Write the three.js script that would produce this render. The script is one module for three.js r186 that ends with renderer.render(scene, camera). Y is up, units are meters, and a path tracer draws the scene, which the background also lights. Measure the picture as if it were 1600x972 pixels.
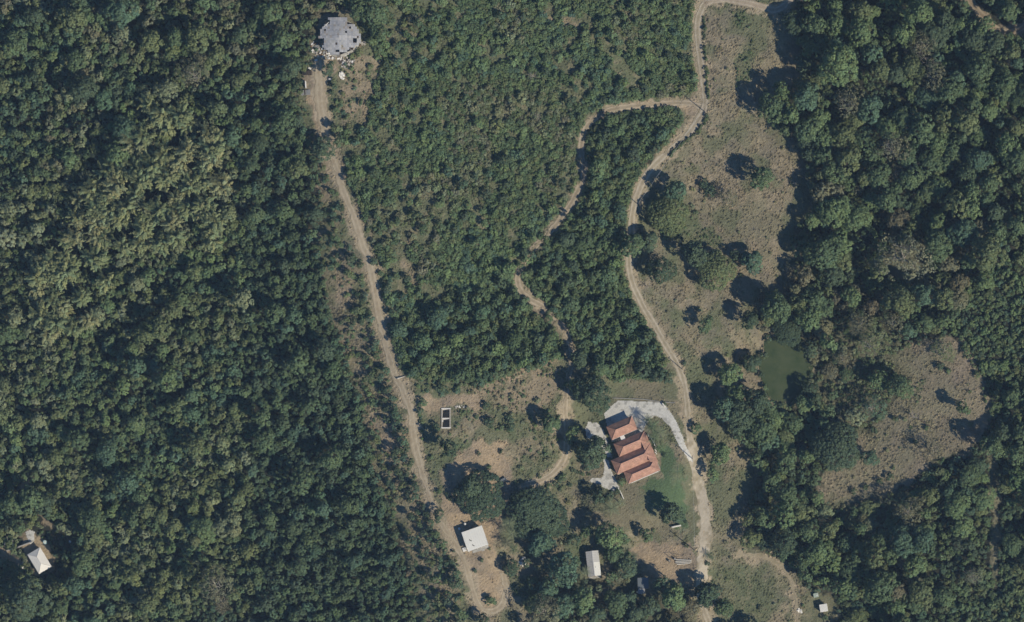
import * as THREE from 'three';
import { Sky } from 'three/addons/objects/Sky.js';
import { mergeGeometries } from 'three/addons/utils/BufferGeometryUtils.js';

// ---------------------------------------------------------------- camera, sky, sun, exposure
const W = 1600, HGT = 972, MPP = 0.25;              // survey grid of the photograph: 0.25 m on the ground per unit
const CAM_H = 1300, NAD_U = 1100, NAD_V = 1500;     // flying height, point straight below the aircraft
const scene = new THREE.Scene();
const CX = (NAD_U - W / 2) * MPP, CZ = (NAD_V - HGT / 2) * MPP;
const camera = new THREE.PerspectiveCamera(2 * Math.atan((HGT / 2) * MPP / CAM_H) * 180 / Math.PI, W / HGT, 50, 8000);
camera.up.set(0, 0, -1);
camera.position.set(CX, CAM_H, CZ);
camera.lookAt(CX, 0, CZ);
camera.setViewOffset(W, HGT, W / 2 - NAD_U, HGT / 2 - NAD_V, W, HGT);
scene.add(camera);

const SUN = new THREE.Vector3(0.78, 0.76, 0.62).normalize();
const sky = new Sky();
sky.name = 'sky';
sky.scale.setScalar(6000);
sky.material.uniforms.sunPosition.value.copy(SUN);
sky.material.uniforms.turbidity.value = 2.2;
sky.material.uniforms.rayleigh.value = 1.6;
sky.material.uniforms.mieCoefficient.value = 0.004;
sky.material.uniforms.cloudCoverage.value = 0;
sky.userData = { kind: 'structure', label: 'clear blue morning sky over the hillside' };
scene.add(sky);
scene.environmentIntensity = 0.1;

const sun = new THREE.DirectionalLight(0xfff1d8, 5);
sun.position.copy(SUN).multiplyScalar(600);
sun.castShadow = true;
sun.shadow.mapSize.set(4096, 4096);
Object.assign(sun.shadow.camera, { left: -240, right: 240, top: 200, bottom: -200, near: 50, far: 1300 });
scene.add(sun, sun.target);

const renderer = new THREE.WebGLRenderer({ antialias: true });
renderer.toneMapping = THREE.LinearToneMapping;
renderer.toneMappingExposure = 0.97;
scene.fog = new THREE.FogExp2(new THREE.Color().setRGB(0.48, 0.68, 1.0), 0.00005);    // morning haze under the aircraft
renderer.shadowMap.enabled = true;

// ---------------------------------------------------------------- numbers
function rngOf(seed) {
  let a = seed >>> 0;
  return () => { a = (a + 0x6d2b79f5) >>> 0; let t = a; t = Math.imul(t ^ (t >>> 15), t | 1); t ^= t + Math.imul(t ^ (t >>> 7), t | 61); return ((t ^ (t >>> 14)) >>> 0) / 4294967296; };
}
const hash2 = (i, j, s) => { let h = Math.imul(i, 374761393) ^ Math.imul(j, 668265263) ^ Math.imul(s, 1274126177); h = Math.imul(h ^ (h >>> 13), 1274126177); return ((h ^ (h >>> 16)) >>> 0) / 4294967296; };
function noise(x, z, s = 0) {                       // 0..1 value noise
  const i = Math.floor(x), j = Math.floor(z), u = x - i, v = z - j, a = u * u * (3 - 2 * u), b = v * v * (3 - 2 * v);
  const p = hash2(i, j, s), q = hash2(i + 1, j, s), r = hash2(i, j + 1, s), t = hash2(i + 1, j + 1, s);
  return p + (q - p) * a + (r - p) * b + (p - q - r + t) * a * b;
}
const fbm = (x, z, s) => 0.5 * noise(x, z, s) + 0.3 * noise(x * 2.1 + 7, z * 2.1 + 3, s + 1) + 0.2 * noise(x * 4.3 + 1, z * 4.3 + 9, s + 2);
const lerp = (a, b, t) => a + (b - a) * t, clamp = (x, a = 0, b = 1) => Math.min(b, Math.max(a, x));
const smooth = (a, b, x) => { const t = clamp((x - a) / (b - a)); return t * t * (3 - 2 * t); };
const mix3 = (a, b, t) => [lerp(a[0], b[0], t), lerp(a[1], b[1], t), lerp(a[2], b[2], t)];

// ---------------------------------------------------------------- the lie of the land
const PADS = [];                                     // levelled places: x, z, radius, level
function baseHeight(x, z) {
  const v = z / MPP + 486, ridge = (495 + (v - 95) * 0.3 - 800) * MPP, d = x - ridge;
  let h;
  if (d < 0) h = -(Math.sqrt(d * d + 225) - 15) * 0.3;
  else { const dv = 110 - ridge, t = Math.min(d / dv, 1); h = -8.5 * (1 - Math.cos(Math.PI * t)); }
  if (x > 110) h += (Math.sqrt((x - 110) ** 2 + 900) - 30) * 0.16;
  h += -z * 0.05;
  h += (noise(x / 34, z / 34, 5) - 0.5) * 3 + (noise(x / 14, z / 14, 6) - 0.5) * 1.1;
  return h;
}
function H(x, z) {
  let h = baseHeight(x, z);
  for (const p of PADS) {
    const d = Math.hypot(x - p.x, z - p.z);
    if (d < p.r * 1.7) h = lerp(p.h, h, smooth(p.r, p.r * 1.7, d));
  }
  return h;
}
// a point of the survey grid at a height above the ground, in metres
function P(u, v, up = 0) {
  const x0 = (u - W / 2) * MPP, z0 = (v - HGT / 2) * MPP;
  let x = x0, z = z0, h = 0;
  for (let k = 0; k < 6; k++) { h = H(x, z); const t = 1 - (h + up) / CAM_H; x = CX + (x0 - CX) * t; z = CZ + (z0 - CZ) * t; }
  return new THREE.Vector3(x, H(x, z), z);
}
for (const [u, v, r, lift] of [[985, 700, 19, 0.3], [742, 842, 8, 0.1], [927, 880, 7, 0], [1005, 912, 5, 0], [62, 876, 8, 0], [531, 56, 11, 0.3], [697, 653, 7, 0], [1222, 585, 14, -1.2], [1040, 880, 12, 0], [1287, 950, 4, 0]]) {
  const p = P(u, v); PADS.push({ x: p.x, z: p.z, r, h: p.y + lift });
}

// ---------------------------------------------------------------- regions as signed distance grids (metres, inside positive)
const GX0 = -216, GZ0 = -138, GW = 433, GH = 277;    // one metre cells
function toWorld(poly) { return poly.map(([u, v]) => { const p = P(u, v); return [p.x, p.z]; }); }
function segDist(px, pz, a, b) {
  const dx = b[0] - a[0], dz = b[1] - a[1], t = clamp(((px - a[0]) * dx + (pz - a[1]) * dz) / (dx * dx + dz * dz + 1e-9));
  return Math.hypot(px - a[0] - dx * t, pz - a[1] - dz * t);
}
function inside(px, pz, w) {
  let c = false;
  for (let i = 0, j = w.length - 1; i < w.length; j = i++) if ((w[i][1] > pz) !== (w[j][1] > pz) && px < (w[j][0] - w[i][0]) * (pz - w[i][1]) / (w[j][1] - w[i][1]) + w[i][0]) c = !c;
  return c;
}
class Field {                                        // bilinear lookup
  constructor(fill) { this.a = new Float32Array(GW * GH).fill(fill); }
  at(x, z) {
    const fx = clamp(x - GX0, 0, GW - 1.001), fz = clamp(z - GZ0, 0, GH - 1.001), i = fx | 0, j = fz | 0, u = fx - i, v = fz - j, a = this.a, k = j * GW + i;
    return (a[k] * (1 - u) + a[k + 1] * u) * (1 - v) + (a[k + GW] * (1 - u) + a[k + GW + 1] * u) * v;
  }
  poly(px) {                                         // union with a polygon
    const w = toWorld(px), xs = w.map((p) => p[0]), zs = w.map((p) => p[1]), R = 9;
    const i0 = Math.max(0, Math.floor(Math.min(...xs) - R - GX0)), i1 = Math.min(GW - 1, Math.ceil(Math.max(...xs) + R - GX0)), j0 = Math.max(0, Math.floor(Math.min(...zs) - R - GZ0)), j1 = Math.min(GH - 1, Math.ceil(Math.max(...zs) + R - GZ0));
    for (let j = j0; j <= j1; j++) for (let i = i0; i <= i1; i++) {
      const x = GX0 + i, z = GZ0 + j;
      let d = 1e9;
      for (let k = 0; k < w.length; k++) d = Math.min(d, segDist(x, z, w[k], w[(k + 1) % w.length]));
      const s = inside(x, z, w) ? d : -d;
      this.a[j * GW + i] = Math.max(this.a[j * GW + i], s);
    }
    return this;
  }
  line(px, half) {
    const w = toWorld(px);
    for (let k = 0; k + 1 < w.length; k++) {
      const [a, b] = [w[k], w[k + 1]], R = half + 6;
      const i0 = Math.max(0, Math.floor(Math.min(a[0], b[0]) - R - GX0)), i1 = Math.min(GW - 1, Math.ceil(Math.max(a[0], b[0]) + R - GX0)), j0 = Math.max(0, Math.floor(Math.min(a[1], b[1]) - R - GZ0)), j1 = Math.min(GH - 1, Math.ceil(Math.max(a[1], b[1]) + R - GZ0));
      for (let j = j0; j <= j1; j++) for (let i = i0; i <= i1; i++) { const q = j * GW + i; this.a[q] = Math.max(this.a[q], half - segDist(GX0 + i, GZ0 + j, a, b)); }
    }
    return this;
  }
}
const regionOf = (...polys) => { const f = new Field(-9); polys.forEach((p) => f.poly(p)); return f; };

const TRACK_1 = [[497, 92], [498, 130], [500, 165], [507, 200], [515, 232], [525, 265], [540, 305], [555, 345], [566, 380], [576, 405], [583, 440], [590, 480], [598, 520], [607, 555], [618, 585], [630, 612], [640, 637], [645, 670], [650, 700], [658, 735], [668, 772], [682, 806], [703, 838], [720, 868], [733, 900], [740, 928], [750, 948], [766, 956], [782, 949], [790, 930], [788, 908], [785, 895]];
const TRACK_2 = [[1109, -12], [1108, 0], [1098, 9], [1090, 30], [1090, 60], [1095, 94], [1099, 127], [1101, 154], [1098, 175], [1084, 200], [1060, 224], [1036, 245], [1018, 263], [1004, 285], [996, 303], [990, 325], [987, 350], [986, 375], [983, 400], [985, 425], [993, 452], [1006, 480], [1021, 507], [1036, 532], [1051, 557], [1063, 582], [1070, 610], [1074, 640], [1077, 672], [1082, 710], [1090, 745], [1097, 780], [1101, 810], [1102, 840], [1099, 870], [1097, 900], [1094, 925], [1099, 950], [1107, 972], [1112, 1000]];
const TRACK_2B = [[1100, 6], [1112, 2], [1136, 0], [1165, 5], [1190, 11], [1212, 15], [1222, 11], [1236, -2], [1250, -14]];
const TRACK_3 = [[1096, 168], [1085, 163], [1070, 160], [1040, 161], [1010, 164], [975, 168], [950, 173], [931, 183], [918, 196], [911, 215], [909, 240], [913, 262], [910, 280], [902, 300], [890, 322], [880, 336], [862, 358], [845, 376], [828, 395], [815, 415], [809, 435], [813, 452], [828, 466], [848, 479], [862, 491], [876, 506], [887, 525], [893, 545], [894, 565], [888, 586], [884, 612], [882, 640], [885, 665], [886, 690], [883, 710], [874, 728], [860, 743], [842, 753], [822, 757]];
const TRACK_4 = [[1508, -14], [1514, 0], [1524, 14], [1536, 26], [1545, 34], [1556, 46], [1572, 50], [1592, 46], [1612, 32]];
const TRACK_6 = [[1150, 866], [1175, 867], [1200, 873], [1222, 887], [1235, 907], [1242, 932], [1246, 956], [1244, 990]];
const PATH_5 = [[1546, 690], [1551, 730], [1554, 770], [1557, 810], [1557, 840], [1553, 870], [1556, 905]];

const forestWest = regionOf([[-90, -90], [565, -90], [562, 5], [522, 18], [500, 22], [494, 60], [476, 92], [462, 125], [466, 170], [478, 205], [490, 240], [500, 275], [505, 310], [498, 345], [494, 390], [510, 440], [515, 490], [532, 530], [545, 570], [566, 640], [577, 690], [588, 730], [603, 780], [618, 820], [630, 870], [640, 910], [655, 972], [665, 1070], [-90, 1070]]);
const bamboo = regionOf([[225, 160], [275, 165], [330, 210], [345, 260], [350, 330], [335, 385], [300, 350], [270, 395], [215, 395], [150, 410], [110, 440], [60, 470], [60, 400], [100, 350], [120, 300], [180, 240]], [[70, 440], [150, 440], [160, 500], [110, 540], [60, 520]]);
const scrub = regionOf([[575, -60], [1080, -60], [1083, 20], [1082, 90], [1088, 140], [1060, 153], [960, 160], [915, 178], [898, 230], [902, 285], [880, 325], [830, 378], [798, 430], [815, 478], [865, 520], [878, 556], [800, 575], [740, 575], [700, 562], [640, 592], [622, 560], [606, 500], [596, 430], [585, 385], [565, 330], [550, 290], [535, 235], [545, 190], [575, 150], [600, 110], [575, 70]]);
const denseScrub = regionOf([[622, 490], [690, 470], [760, 455], [800, 440], [820, 480], [868, 520], [880, 556], [800, 578], [760, 600], [700, 590], [650, 590], [625, 545]], [[928, 192], [1000, 172], [1060, 172], [1066, 188], [1038, 225], [1000, 268], [985, 310], [972, 350], [970, 400], [978, 440], [1005, 495], [1040, 560], [1030, 590], [960, 590], [915, 560], [898, 525], [852, 470], [822, 440], [834, 408], [900, 335], [922, 280], [918, 220]]);
const forestEast = regionOf([[1236, -90], [1700, -90], [1700, 1070], [1125, 1070], [1128, 1000], [1180, 985], [1240, 990], [1262, 930], [1245, 890], [1200, 870], [1163, 850], [1168, 800], [1185, 735], [1165, 690], [1138, 672], [1125, 645], [1150, 622], [1185, 640], [1215, 645], [1262, 610], [1268, 580], [1258, 545], [1215, 500], [1190, 520], [1176, 500], [1182, 470], [1225, 455], [1240, 415], [1238, 370], [1252, 345], [1274, 330], [1264, 290], [1254, 250], [1240, 212], [1212, 200], [1196, 180], [1202, 150], [1240, 140], [1255, 118], [1244, 60]]);
const eastClearing = regionOf([[1385, 560], [1440, 528], [1500, 525], [1525, 565], [1545, 612], [1556, 652], [1530, 690], [1505, 715], [1475, 715], [1450, 732], [1425, 757], [1385, 772], [1330, 790], [1275, 785], [1286, 738], [1328, 715], [1335, 680], [1370, 668], [1390, 632], [1420, 598]]);
const brightScrubEast = regionOf([[1500, 420], [1560, 400], [1660, 380], [1660, 560], [1560, 660], [1540, 620], [1515, 560], [1495, 520]], [[1480, 940], [1515, 905], [1560, 895], [1660, 885], [1660, 1040], [1470, 1040]]);
const eastThin = regionOf([[1270, 535], [1330, 500], [1400, 515], [1430, 560], [1400, 620], [1375, 660], [1335, 690], [1300, 640], [1275, 600]], [[1290, 775], [1400, 765], [1440, 790], [1410, 825], [1330, 820], [1285, 800]], [[1390, 360], [1440, 370], [1460, 430], [1420, 450], [1380, 420]]);
const yardGround = regionOf([[-10, 850], [14, 858], [38, 880], [36, 892], [10, 880], [-10, 870]], [[60, 806], [85, 815], [85, 830], [65, 822]], [[30, 752], [50, 748], [48, 770], [32, 775]], [[40, 828], [70, 845], [90, 890], [60, 903], [30, 850]]);
const southTrees = regionOf([[828, 912], [848, 890], [880, 870], [905, 900], [950, 905], [975, 860], [990, 900], [1020, 935], [1060, 915], [1085, 945], [1100, 1060], [812, 1060], [824, 965]]);
const soil = regionOf([[690, 735], [720, 712], [745, 690], [788, 692], [802, 730], [800, 760], [792, 800], [775, 850], [782, 895], [790, 935], [760, 955], [742, 930], [720, 868], [700, 835], [690, 790]], [[980, 860], [1000, 845], [1030, 848], [1084, 856], [1094, 872], [1093, 900], [1080, 915], [1055, 915], [1030, 905], [1010, 888], [990, 875]], [[476, 120], [505, 92], [540, 80], [512, 130], [512, 200], [496, 215], [486, 180], [478, 150]], [[1012, 160], [1090, 160], [1090, 190], [1075, 205], [1078, 185], [1062, 168]], [[652, 618], [750, 618], [755, 640], [690, 632], [680, 650], [660, 645]]);
const openSE = regionOf([[1236, 925], [1300, 922], [1312, 962], [1300, 1000], [1220, 1000]]);
const lawn = regionOf([[1000, 765], [1030, 745], [1060, 760], [1060, 800], [1020, 800]], [[1022, 695], [1044, 690], [1060, 712], [1070, 760], [1077, 832], [1055, 826], [1045, 780], [1034, 740], [1030, 715]]);
const lawnTan = regionOf([[1082, 700], [1094, 760], [1096, 850], [1077, 858], [1074, 780], [1069, 712]], [[968, 760], [990, 757], [1030, 738], [1056, 780], [1060, 832], [1000, 842], [960, 820], [940, 790]], [[955, 600], [1060, 598], [1068, 640], [1060, 660], [1040, 632], [962, 622]]);
const lushPatch = regionOf([[1150, 95], [1165, 70], [1180, 90], [1170, 130], [1150, 135]], [[1145, 20], [1165, 20], [1175, 40], [1150, 45]], [[1030, 340], [1070, 330], [1095, 355], [1060, 375], [1035, 370]], [[1085, 355], [1125, 360], [1120, 390], [1090, 385]], [[715, 690], [745, 690], [735, 720], [700, 735], [690, 722]], [[890, 850], [905, 845], [905, 880], [890, 890]], [[795, 900], [840, 905], [830, 930], [800, 930]], [[1430, 640], [1445, 595], [1440, 590], [1428, 615]]);
const paleGrass = regionOf([[1105, 20], [1235, 25], [1240, 80], [1240, 135], [1185, 140], [1160, 190], [1200, 210], [1245, 260], [1265, 330], [1230, 380], [1220, 430], [1100, 460], [1010, 470], [1020, 440], [1100, 440], [1080, 300], [1060, 240], [1110, 190], [1106, 90]], [[1130, 700], [1160, 700], [1160, 790], [1140, 870], [1110, 860], [1125, 780]], [[1110, 870], [1190, 865], [1240, 930], [1245, 980], [1130, 940]], [[560, 640], [630, 650], [650, 720], [690, 830], [700, 930], [660, 940], [630, 850], [600, 740]]);
const southScrub = regionOf([[650, 580], [700, 590], [880, 570], [880, 700], [860, 740], [810, 752], [800, 690], [745, 690], [690, 735], [655, 690], [650, 620]], [[1108, 690], [1125, 690], [1120, 770], [1106, 760]], [[1115, 880], [1200, 880], [1235, 940], [1130, 1000]]);
const bareGap = regionOf([[540, 80], [600, 90], [600, 130], [575, 160], [560, 200], [540, 190], [530, 130]], [[850, 15], [905, 25], [915, 45], [890, 40], [855, 35]], [[620, 375], [665, 340], [670, 350], [640, 385]], [[520, 420], [555, 440], [555, 480], [530, 490], [522, 450]], [[495, 345], [520, 345], [525, 370], [500, 365]], [[490, 275], [515, 280], [515, 320], [495, 310]], [[630, 400], [660, 440], [650, 450], [625, 415]], [[305, 945], [370, 945], [380, 1000], [290, 1000]], [[580, 640], [620, 660], [640, 720], [610, 725], [585, 680]], [[740, 580], [790, 560], [880, 570], [880, 610], [830, 650], [790, 640], [740, 620]], [[550, 160], [575, 165], [590, 190], [570, 195]]);
const pond = regionOf([[1193, 545], [1200, 522], [1222, 512], [1250, 530], [1262, 560], [1264, 585], [1250, 612], [1236, 628], [1212, 626], [1197, 610], [1190, 580]]);
const APRON = [[944, 647], [950, 638], [966, 626], [1000, 627], [1034, 629], [1043, 637], [1057, 659], [1067, 682], [1071, 696], [1080, 712], [1083, 722], [1077, 720], [1066, 704], [1061, 696], [1055, 684], [1045, 665], [1035, 655], [1024, 649], [1016, 655], [1008, 665], [1004, 678], [990, 690], [955, 690]];
const PATIO_W = [[919, 659], [934, 661], [942, 671], [947, 682], [954, 706], [957, 716], [949, 714], [942, 700], [934, 699], [925, 692], [917, 686], [914, 671]];
const PATIO_S = [[943, 715], [951, 720], [955, 736], [962, 750], [968, 762], [960, 769], [946, 763], [930, 755], [919, 752], [926, 747], [940, 747], [944, 737]];
const PATIO_BL = [[39, 831], [47, 828], [54, 831], [53, 845], [47, 851], [42, 839]];
const concrete = regionOf(APRON, PATIO_W, PATIO_S, PATIO_BL);
const yardBL = regionOf([[-10, 850], [14, 858], [38, 880], [36, 892], [10, 880], [-10, 870]], [[60, 806], [85, 815], [85, 830], [65, 822]], [[30, 752], [50, 748], [48, 770], [32, 775]], [[40, 825], [120, 835], [112, 900], [60, 905], [30, 850]]);
const roads = new Field(-9).line(TRACK_1, 1.9).line(TRACK_2, 1.8).line(TRACK_2B, 1.7).line(TRACK_3.slice(0, 7), 1.4).line(TRACK_3.slice(7, 17), 1.1).line(TRACK_3.slice(20, 24), 1.2).line(TRACK_3.slice(25, 29), 1.2).line(TRACK_3.slice(30), 1.4).line(TRACK_4, 1.6).line(TRACK_6, 0.9);
const overgrown = new Field(-9).line(TRACK_3, 0.2);
const path5 = new Field(-9).line(PATH_5, 1.5);
const wideRoad = new Field(-9).line([[1082, 700], [1091, 745], [1098, 780], [1101, 812], [1102, 840], [1099, 870], [1097, 900]], 2.4).line([[638, 625], [643, 650], [645, 672]], 2.3).line([[497, 110], [499, 140], [502, 175]], 2.6);
const buildings = regionOf([[938, 645], [990, 640], [1030, 705], [1030, 745], [982, 760], [945, 720]], [[716, 828], [755, 817], [768, 852], [728, 866]], [[911, 859], [938, 856], [943, 902], [916, 904]], [[993, 902], [1017, 901], [1017, 925], [993, 925]], [[39, 864], [65, 850], [86, 886], [58, 902]], [[498, 24], [550, 24], [570, 70], [530, 92], [495, 75]], [[686, 635], [708, 635], [708, 672], [686, 672]], [[1275, 940], [1295, 938], [1298, 957], [1279, 961]], [[1270, 926], [1280, 926], [1280, 934], [1270, 934]]);

// ---------------------------------------------------------------- ground colours (what the ground is made of)
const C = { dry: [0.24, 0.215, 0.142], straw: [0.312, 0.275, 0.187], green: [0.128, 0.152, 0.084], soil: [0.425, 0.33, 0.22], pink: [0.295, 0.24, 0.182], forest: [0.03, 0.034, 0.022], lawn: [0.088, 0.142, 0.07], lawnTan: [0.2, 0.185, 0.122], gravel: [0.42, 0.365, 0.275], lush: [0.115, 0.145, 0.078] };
function groundColour(x, z) {
  const wx = x + (noise(x / 3, z / 3, 21) - 0.5) * 4 + (noise(x / 0.9, z / 0.9, 22) - 0.5) * 1.6, wz = z + (noise(x / 3, z / 3, 23) - 0.5) * 4 + (noise(x / 0.9, z / 0.9, 24) - 0.5) * 1.6;
  const n1 = fbm(x / 9, z / 9, 31), n2 = fbm(x / 2.2, z / 2.2, 41), n3 = noise(x / 0.5, z / 0.5, 51), n4 = fbm(x / 26, z / 26, 71);
  let c = mix3(C.dry, C.straw, smooth(0.45, 0.75, n2));
  c = mix3(c, C.green, smooth(0.38, 0.62, n1) * 0.8);
  c = mix3(c, C.pink, smooth(0.5, 0.72, fbm(x / 6, z / 6, 81)) * 0.35);
  const inS = (f, a = -0.8, b = 0.8) => smooth(a, b, f.at(wx, wz));
  c = mix3(c, mix3(C.straw, C.pink, smooth(0.4, 0.65, n4) * 0.55), inS(paleGrass) * 0.5);
  c = mix3(c, [0.2, 0.185, 0.142], smooth(0.5, 0.7, fbm(x / 5, z / 5, 85)) * 0.6);
  c = mix3(c, C.green, smooth(0.5, 0.66, fbm(x / 12, z / 12, 87)) * 0.75);
  c = mix3(c, mix3(C.green, C.dry, smooth(0.5, 0.8, n2) * 0.7), Math.max(inS(scrub) * 0.85, inS(southScrub, -2, 2) * smooth(0.36, 0.6, n1) * 0.85));
  c = mix3(c, mix3(C.soil, C.pink, n1), inS(bareGap, -2, 2) * smooth(0.3, 0.55, n2 * 0.6 + n1 * 0.4) * 0.7);
  c = mix3(c, mix3(C.straw, C.pink, smooth(0.4, 0.6, n4)), inS(eastClearing, -1, 2) * 0.6);
  c = mix3(c, C.lush, inS(lushPatch, -1.5, 1.5) * 0.8);
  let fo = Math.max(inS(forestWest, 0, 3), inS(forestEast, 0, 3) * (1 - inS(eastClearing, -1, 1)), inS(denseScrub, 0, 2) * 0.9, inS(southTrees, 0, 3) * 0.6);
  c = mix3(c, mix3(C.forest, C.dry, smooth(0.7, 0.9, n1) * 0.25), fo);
  c = mix3(c, mix3(C.soil, C.dry, 0.4), inS(yardGround));
  c = mix3(c, mix3(C.dry, C.green, n2), inS(eastThin, -2, 2) * 0.7);
  c = mix3(c, mix3(C.soil, C.pink, smooth(0.35, 0.7, n1)), inS(soil, -1, 1) * (0.8 + 0.2 * n2));
  c = mix3(c, mix3(C.lawnTan, C.green, smooth(0.45, 0.7, n1) * 0.6), inS(lawnTan, -0.6, 0.6) * 0.92);
  c = mix3(c, mix3(C.lawn, C.lawnTan, smooth(0.55, 0.9, n1) * 0.7), inS(lawn, -0.8, 0.8) * 0.97);
  c = mix3(c, mix3(C.green, C.dry, n2), inS(openSE, -1, 1.5));
  c = mix3(c, mix3(C.green, C.straw, n2), smooth(-1.2, 0.6, path5.at(wx, wz)) * 0.95);
  c = mix3(c, mix3(C.gravel, C.soil, 0.35), smooth(-1.4, 0.4, roads.at(wx, wz)) * 0.75);
  c = mix3(c, mix3(C.gravel, C.soil, 0.2), smooth(-1.2, 0.4, wideRoad.at(wx, wz)) * 0.8);
  const k = 0.8 + 0.28 * n2 + 0.24 * (n3 - 0.5);
  return [c[0] * k, c[1] * k, c[2] * k];
}
const enc = (v) => 255 * clamp(v <= 0.0031308 ? v * 12.92 : 1.055 * Math.pow(v, 1 / 2.4) - 0.055);
const ENC = new Uint8Array(4097); for (let i = 0; i <= 4096; i++) ENC[i] = enc(i / 4096);
const e8 = (v) => ENC[(clamp(v) * 4096) | 0];
function texture(w, h, fn, srgb = true, wrap = true) {
  const d = new Uint8Array(w * h * 4);
  for (let j = 0; j < h; j++) for (let i = 0; i < w; i++) { const c = fn(i, j), o = (j * w + i) * 4; if (srgb) { d[o] = e8(c[0]); d[o + 1] = e8(c[1]); d[o + 2] = e8(c[2]); } else d[o] = d[o + 1] = d[o + 2] = 255 * clamp(c[0]); d[o + 3] = 255; }
  const t = new THREE.DataTexture(d, w, h, THREE.RGBAFormat);
  if (srgb) t.colorSpace = THREE.SRGBColorSpace;
  if (wrap) t.wrapS = t.wrapT = THREE.RepeatWrapping;
  t.magFilter = THREE.LinearFilter; t.minFilter = THREE.LinearMipmapLinearFilter; t.generateMipmaps = true; t.needsUpdate = true;
  return t;
}
const EX = 215, EZ = 137;                            // half extents of the surveyed ground
const TW = 2048, TH = Math.round(TW * EZ / EX);
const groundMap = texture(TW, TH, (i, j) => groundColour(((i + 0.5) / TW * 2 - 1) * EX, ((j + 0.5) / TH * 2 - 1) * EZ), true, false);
// repeating fine relief, wrapped noise
function tileNoise(n, cells, s) { return (i, j) => { const x = i / n * cells, y = j / n * cells, a = Math.floor(x), b = Math.floor(y), u = x - a, v = y - b, p = (m, k) => hash2(((m % cells) + cells) % cells, ((k % cells) + cells) % cells, s), e = u * u * (3 - 2 * u), f = v * v * (3 - 2 * v); return lerp(lerp(p(a, b), p(a + 1, b), e), lerp(p(a, b + 1), p(a + 1, b + 1), e), f); }; }
const tA = tileNoise(512, 24, 3), tB = tileNoise(512, 64, 4), tC = tileNoise(512, 160, 5);
const reliefMap = texture(512, 512, (i, j) => [0.45 * tA(i, j) + 0.35 * tB(i, j) + 0.2 * tC(i, j)], false);
reliefMap.repeat.set(1 / 16, 1 / 16);

function tag(o, label, category, group, kind) {
  if (label) o.userData.label = label;
  if (category) o.userData.category = category;
  if (group) o.userData.group = group;
  if (kind) o.userData.kind = kind;
  return o;
}
const USED = {};
const numbered = (n) => { const k = USED[n] = (USED[n] ?? -1) + 1; return k ? `${n}_${String(k).padStart(3, '0')}` : n; };
function mesh(name, geo, mat, parent) { const m = new THREE.Mesh(geo, mat); m.castShadow = m.receiveShadow = true; m.name = parent === scene ? numbered(name) : name; parent.add(m); return m; }
function group(name, x = 0, y = 0, z = 0, turn = 0) { const g = new THREE.Group(); g.name = numbered(name); g.position.set(x, y, z); g.rotation.y = turn; scene.add(g); return g; }
const std = (rgb, rough = 0.9, extra = {}) => { const m = new THREE.MeshStandardMaterial({ roughness: rough, metalness: 0, side: THREE.DoubleSide, ...extra }); m.color.setRGB(...rgb); return m; };

// ---------------------------------------------------------------- ground
const CIST = { u0: 689.5, u1: 704, v0: 637.6, v1: 669.3 };  // open cistern: the ground has a pit here
const cA = P(CIST.u0, CIST.v0, 0.35), cB = P(CIST.u1, CIST.v1, 0.35);
const STEP = 1.5, NX = Math.ceil(2 * EX / STEP), NZ = Math.ceil(2 * EZ / STEP);
const gx = (i) => -EX + i * (2 * EX / NX), gz = (j) => -EZ + j * (2 * EZ / NZ);
const uvOf = (x, z) => [(x + EX) / (2 * EX), (z + EZ) / (2 * EZ)];
const groundMat = new THREE.MeshStandardMaterial({ map: groundMap, roughness: 1, metalness: 0, side: THREE.DoubleSide });
groundMat.bumpMap = reliefMap.clone(); groundMat.bumpMap.repeat.set(2 * EX / 14, 2 * EZ / 14); groundMat.bumpScale = 0.35;
const hole = { i0: Math.floor((cA.x + EX) / (2 * EX / NX)), i1: Math.ceil((cB.x + EX) / (2 * EX / NX)), j0: Math.floor((cA.z + EZ) / (2 * EZ / NZ)), j1: Math.ceil((cB.z + EZ) / (2 * EZ / NZ)) };
{
  const pos = [], uv = [], idx = [];
  for (let j = 0; j <= NZ; j++) for (let i = 0; i <= NX; i++) { const x = gx(i), z = gz(j); pos.push(x, H(x, z), z); uv.push(...uvOf(x, z)); }
  for (let j = 0; j < NZ; j++) for (let i = 0; i < NX; i++) {
    if (i >= hole.i0 && i < hole.i1 && j >= hole.j0 && j < hole.j1) continue;
    const a = j * (NX + 1) + i, b = a + 1, c = a + NX + 1, d = c + 1;
    idx.push(a, c, b, b, c, d);
  }
  // the rim round the pit
  const X0 = gx(hole.i0), X1 = gx(hole.i1), Z0 = gz(hole.j0), Z1 = gz(hole.j1);
  for (const [x0, x1, z0, z1] of [[X0, X1, Z0, cA.z], [X0, X1, cB.z, Z1], [X0, cA.x, cA.z, cB.z], [cB.x, X1, cA.z, cB.z]]) {
    const k = pos.length / 3;
    for (const [x, z] of [[x0, z0], [x1, z0], [x0, z1], [x1, z1]]) { pos.push(x, H(x, z), z); uv.push(...uvOf(x, z)); }
    idx.push(k, k + 2, k + 1, k + 1, k + 2, k + 3);
  }
  const g = new THREE.BufferGeometry();
  g.setAttribute('position', new THREE.Float32BufferAttribute(pos, 3)); g.setAttribute('uv', new THREE.Float32BufferAttribute(uv, 2)); g.setIndex(idx); g.computeVertexNormals();
  tag(mesh('ground', g, groundMat, scene), 'dry hillside ground of straw grass, scrub soil and forest floor', null, null, 'structure');
}
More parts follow.
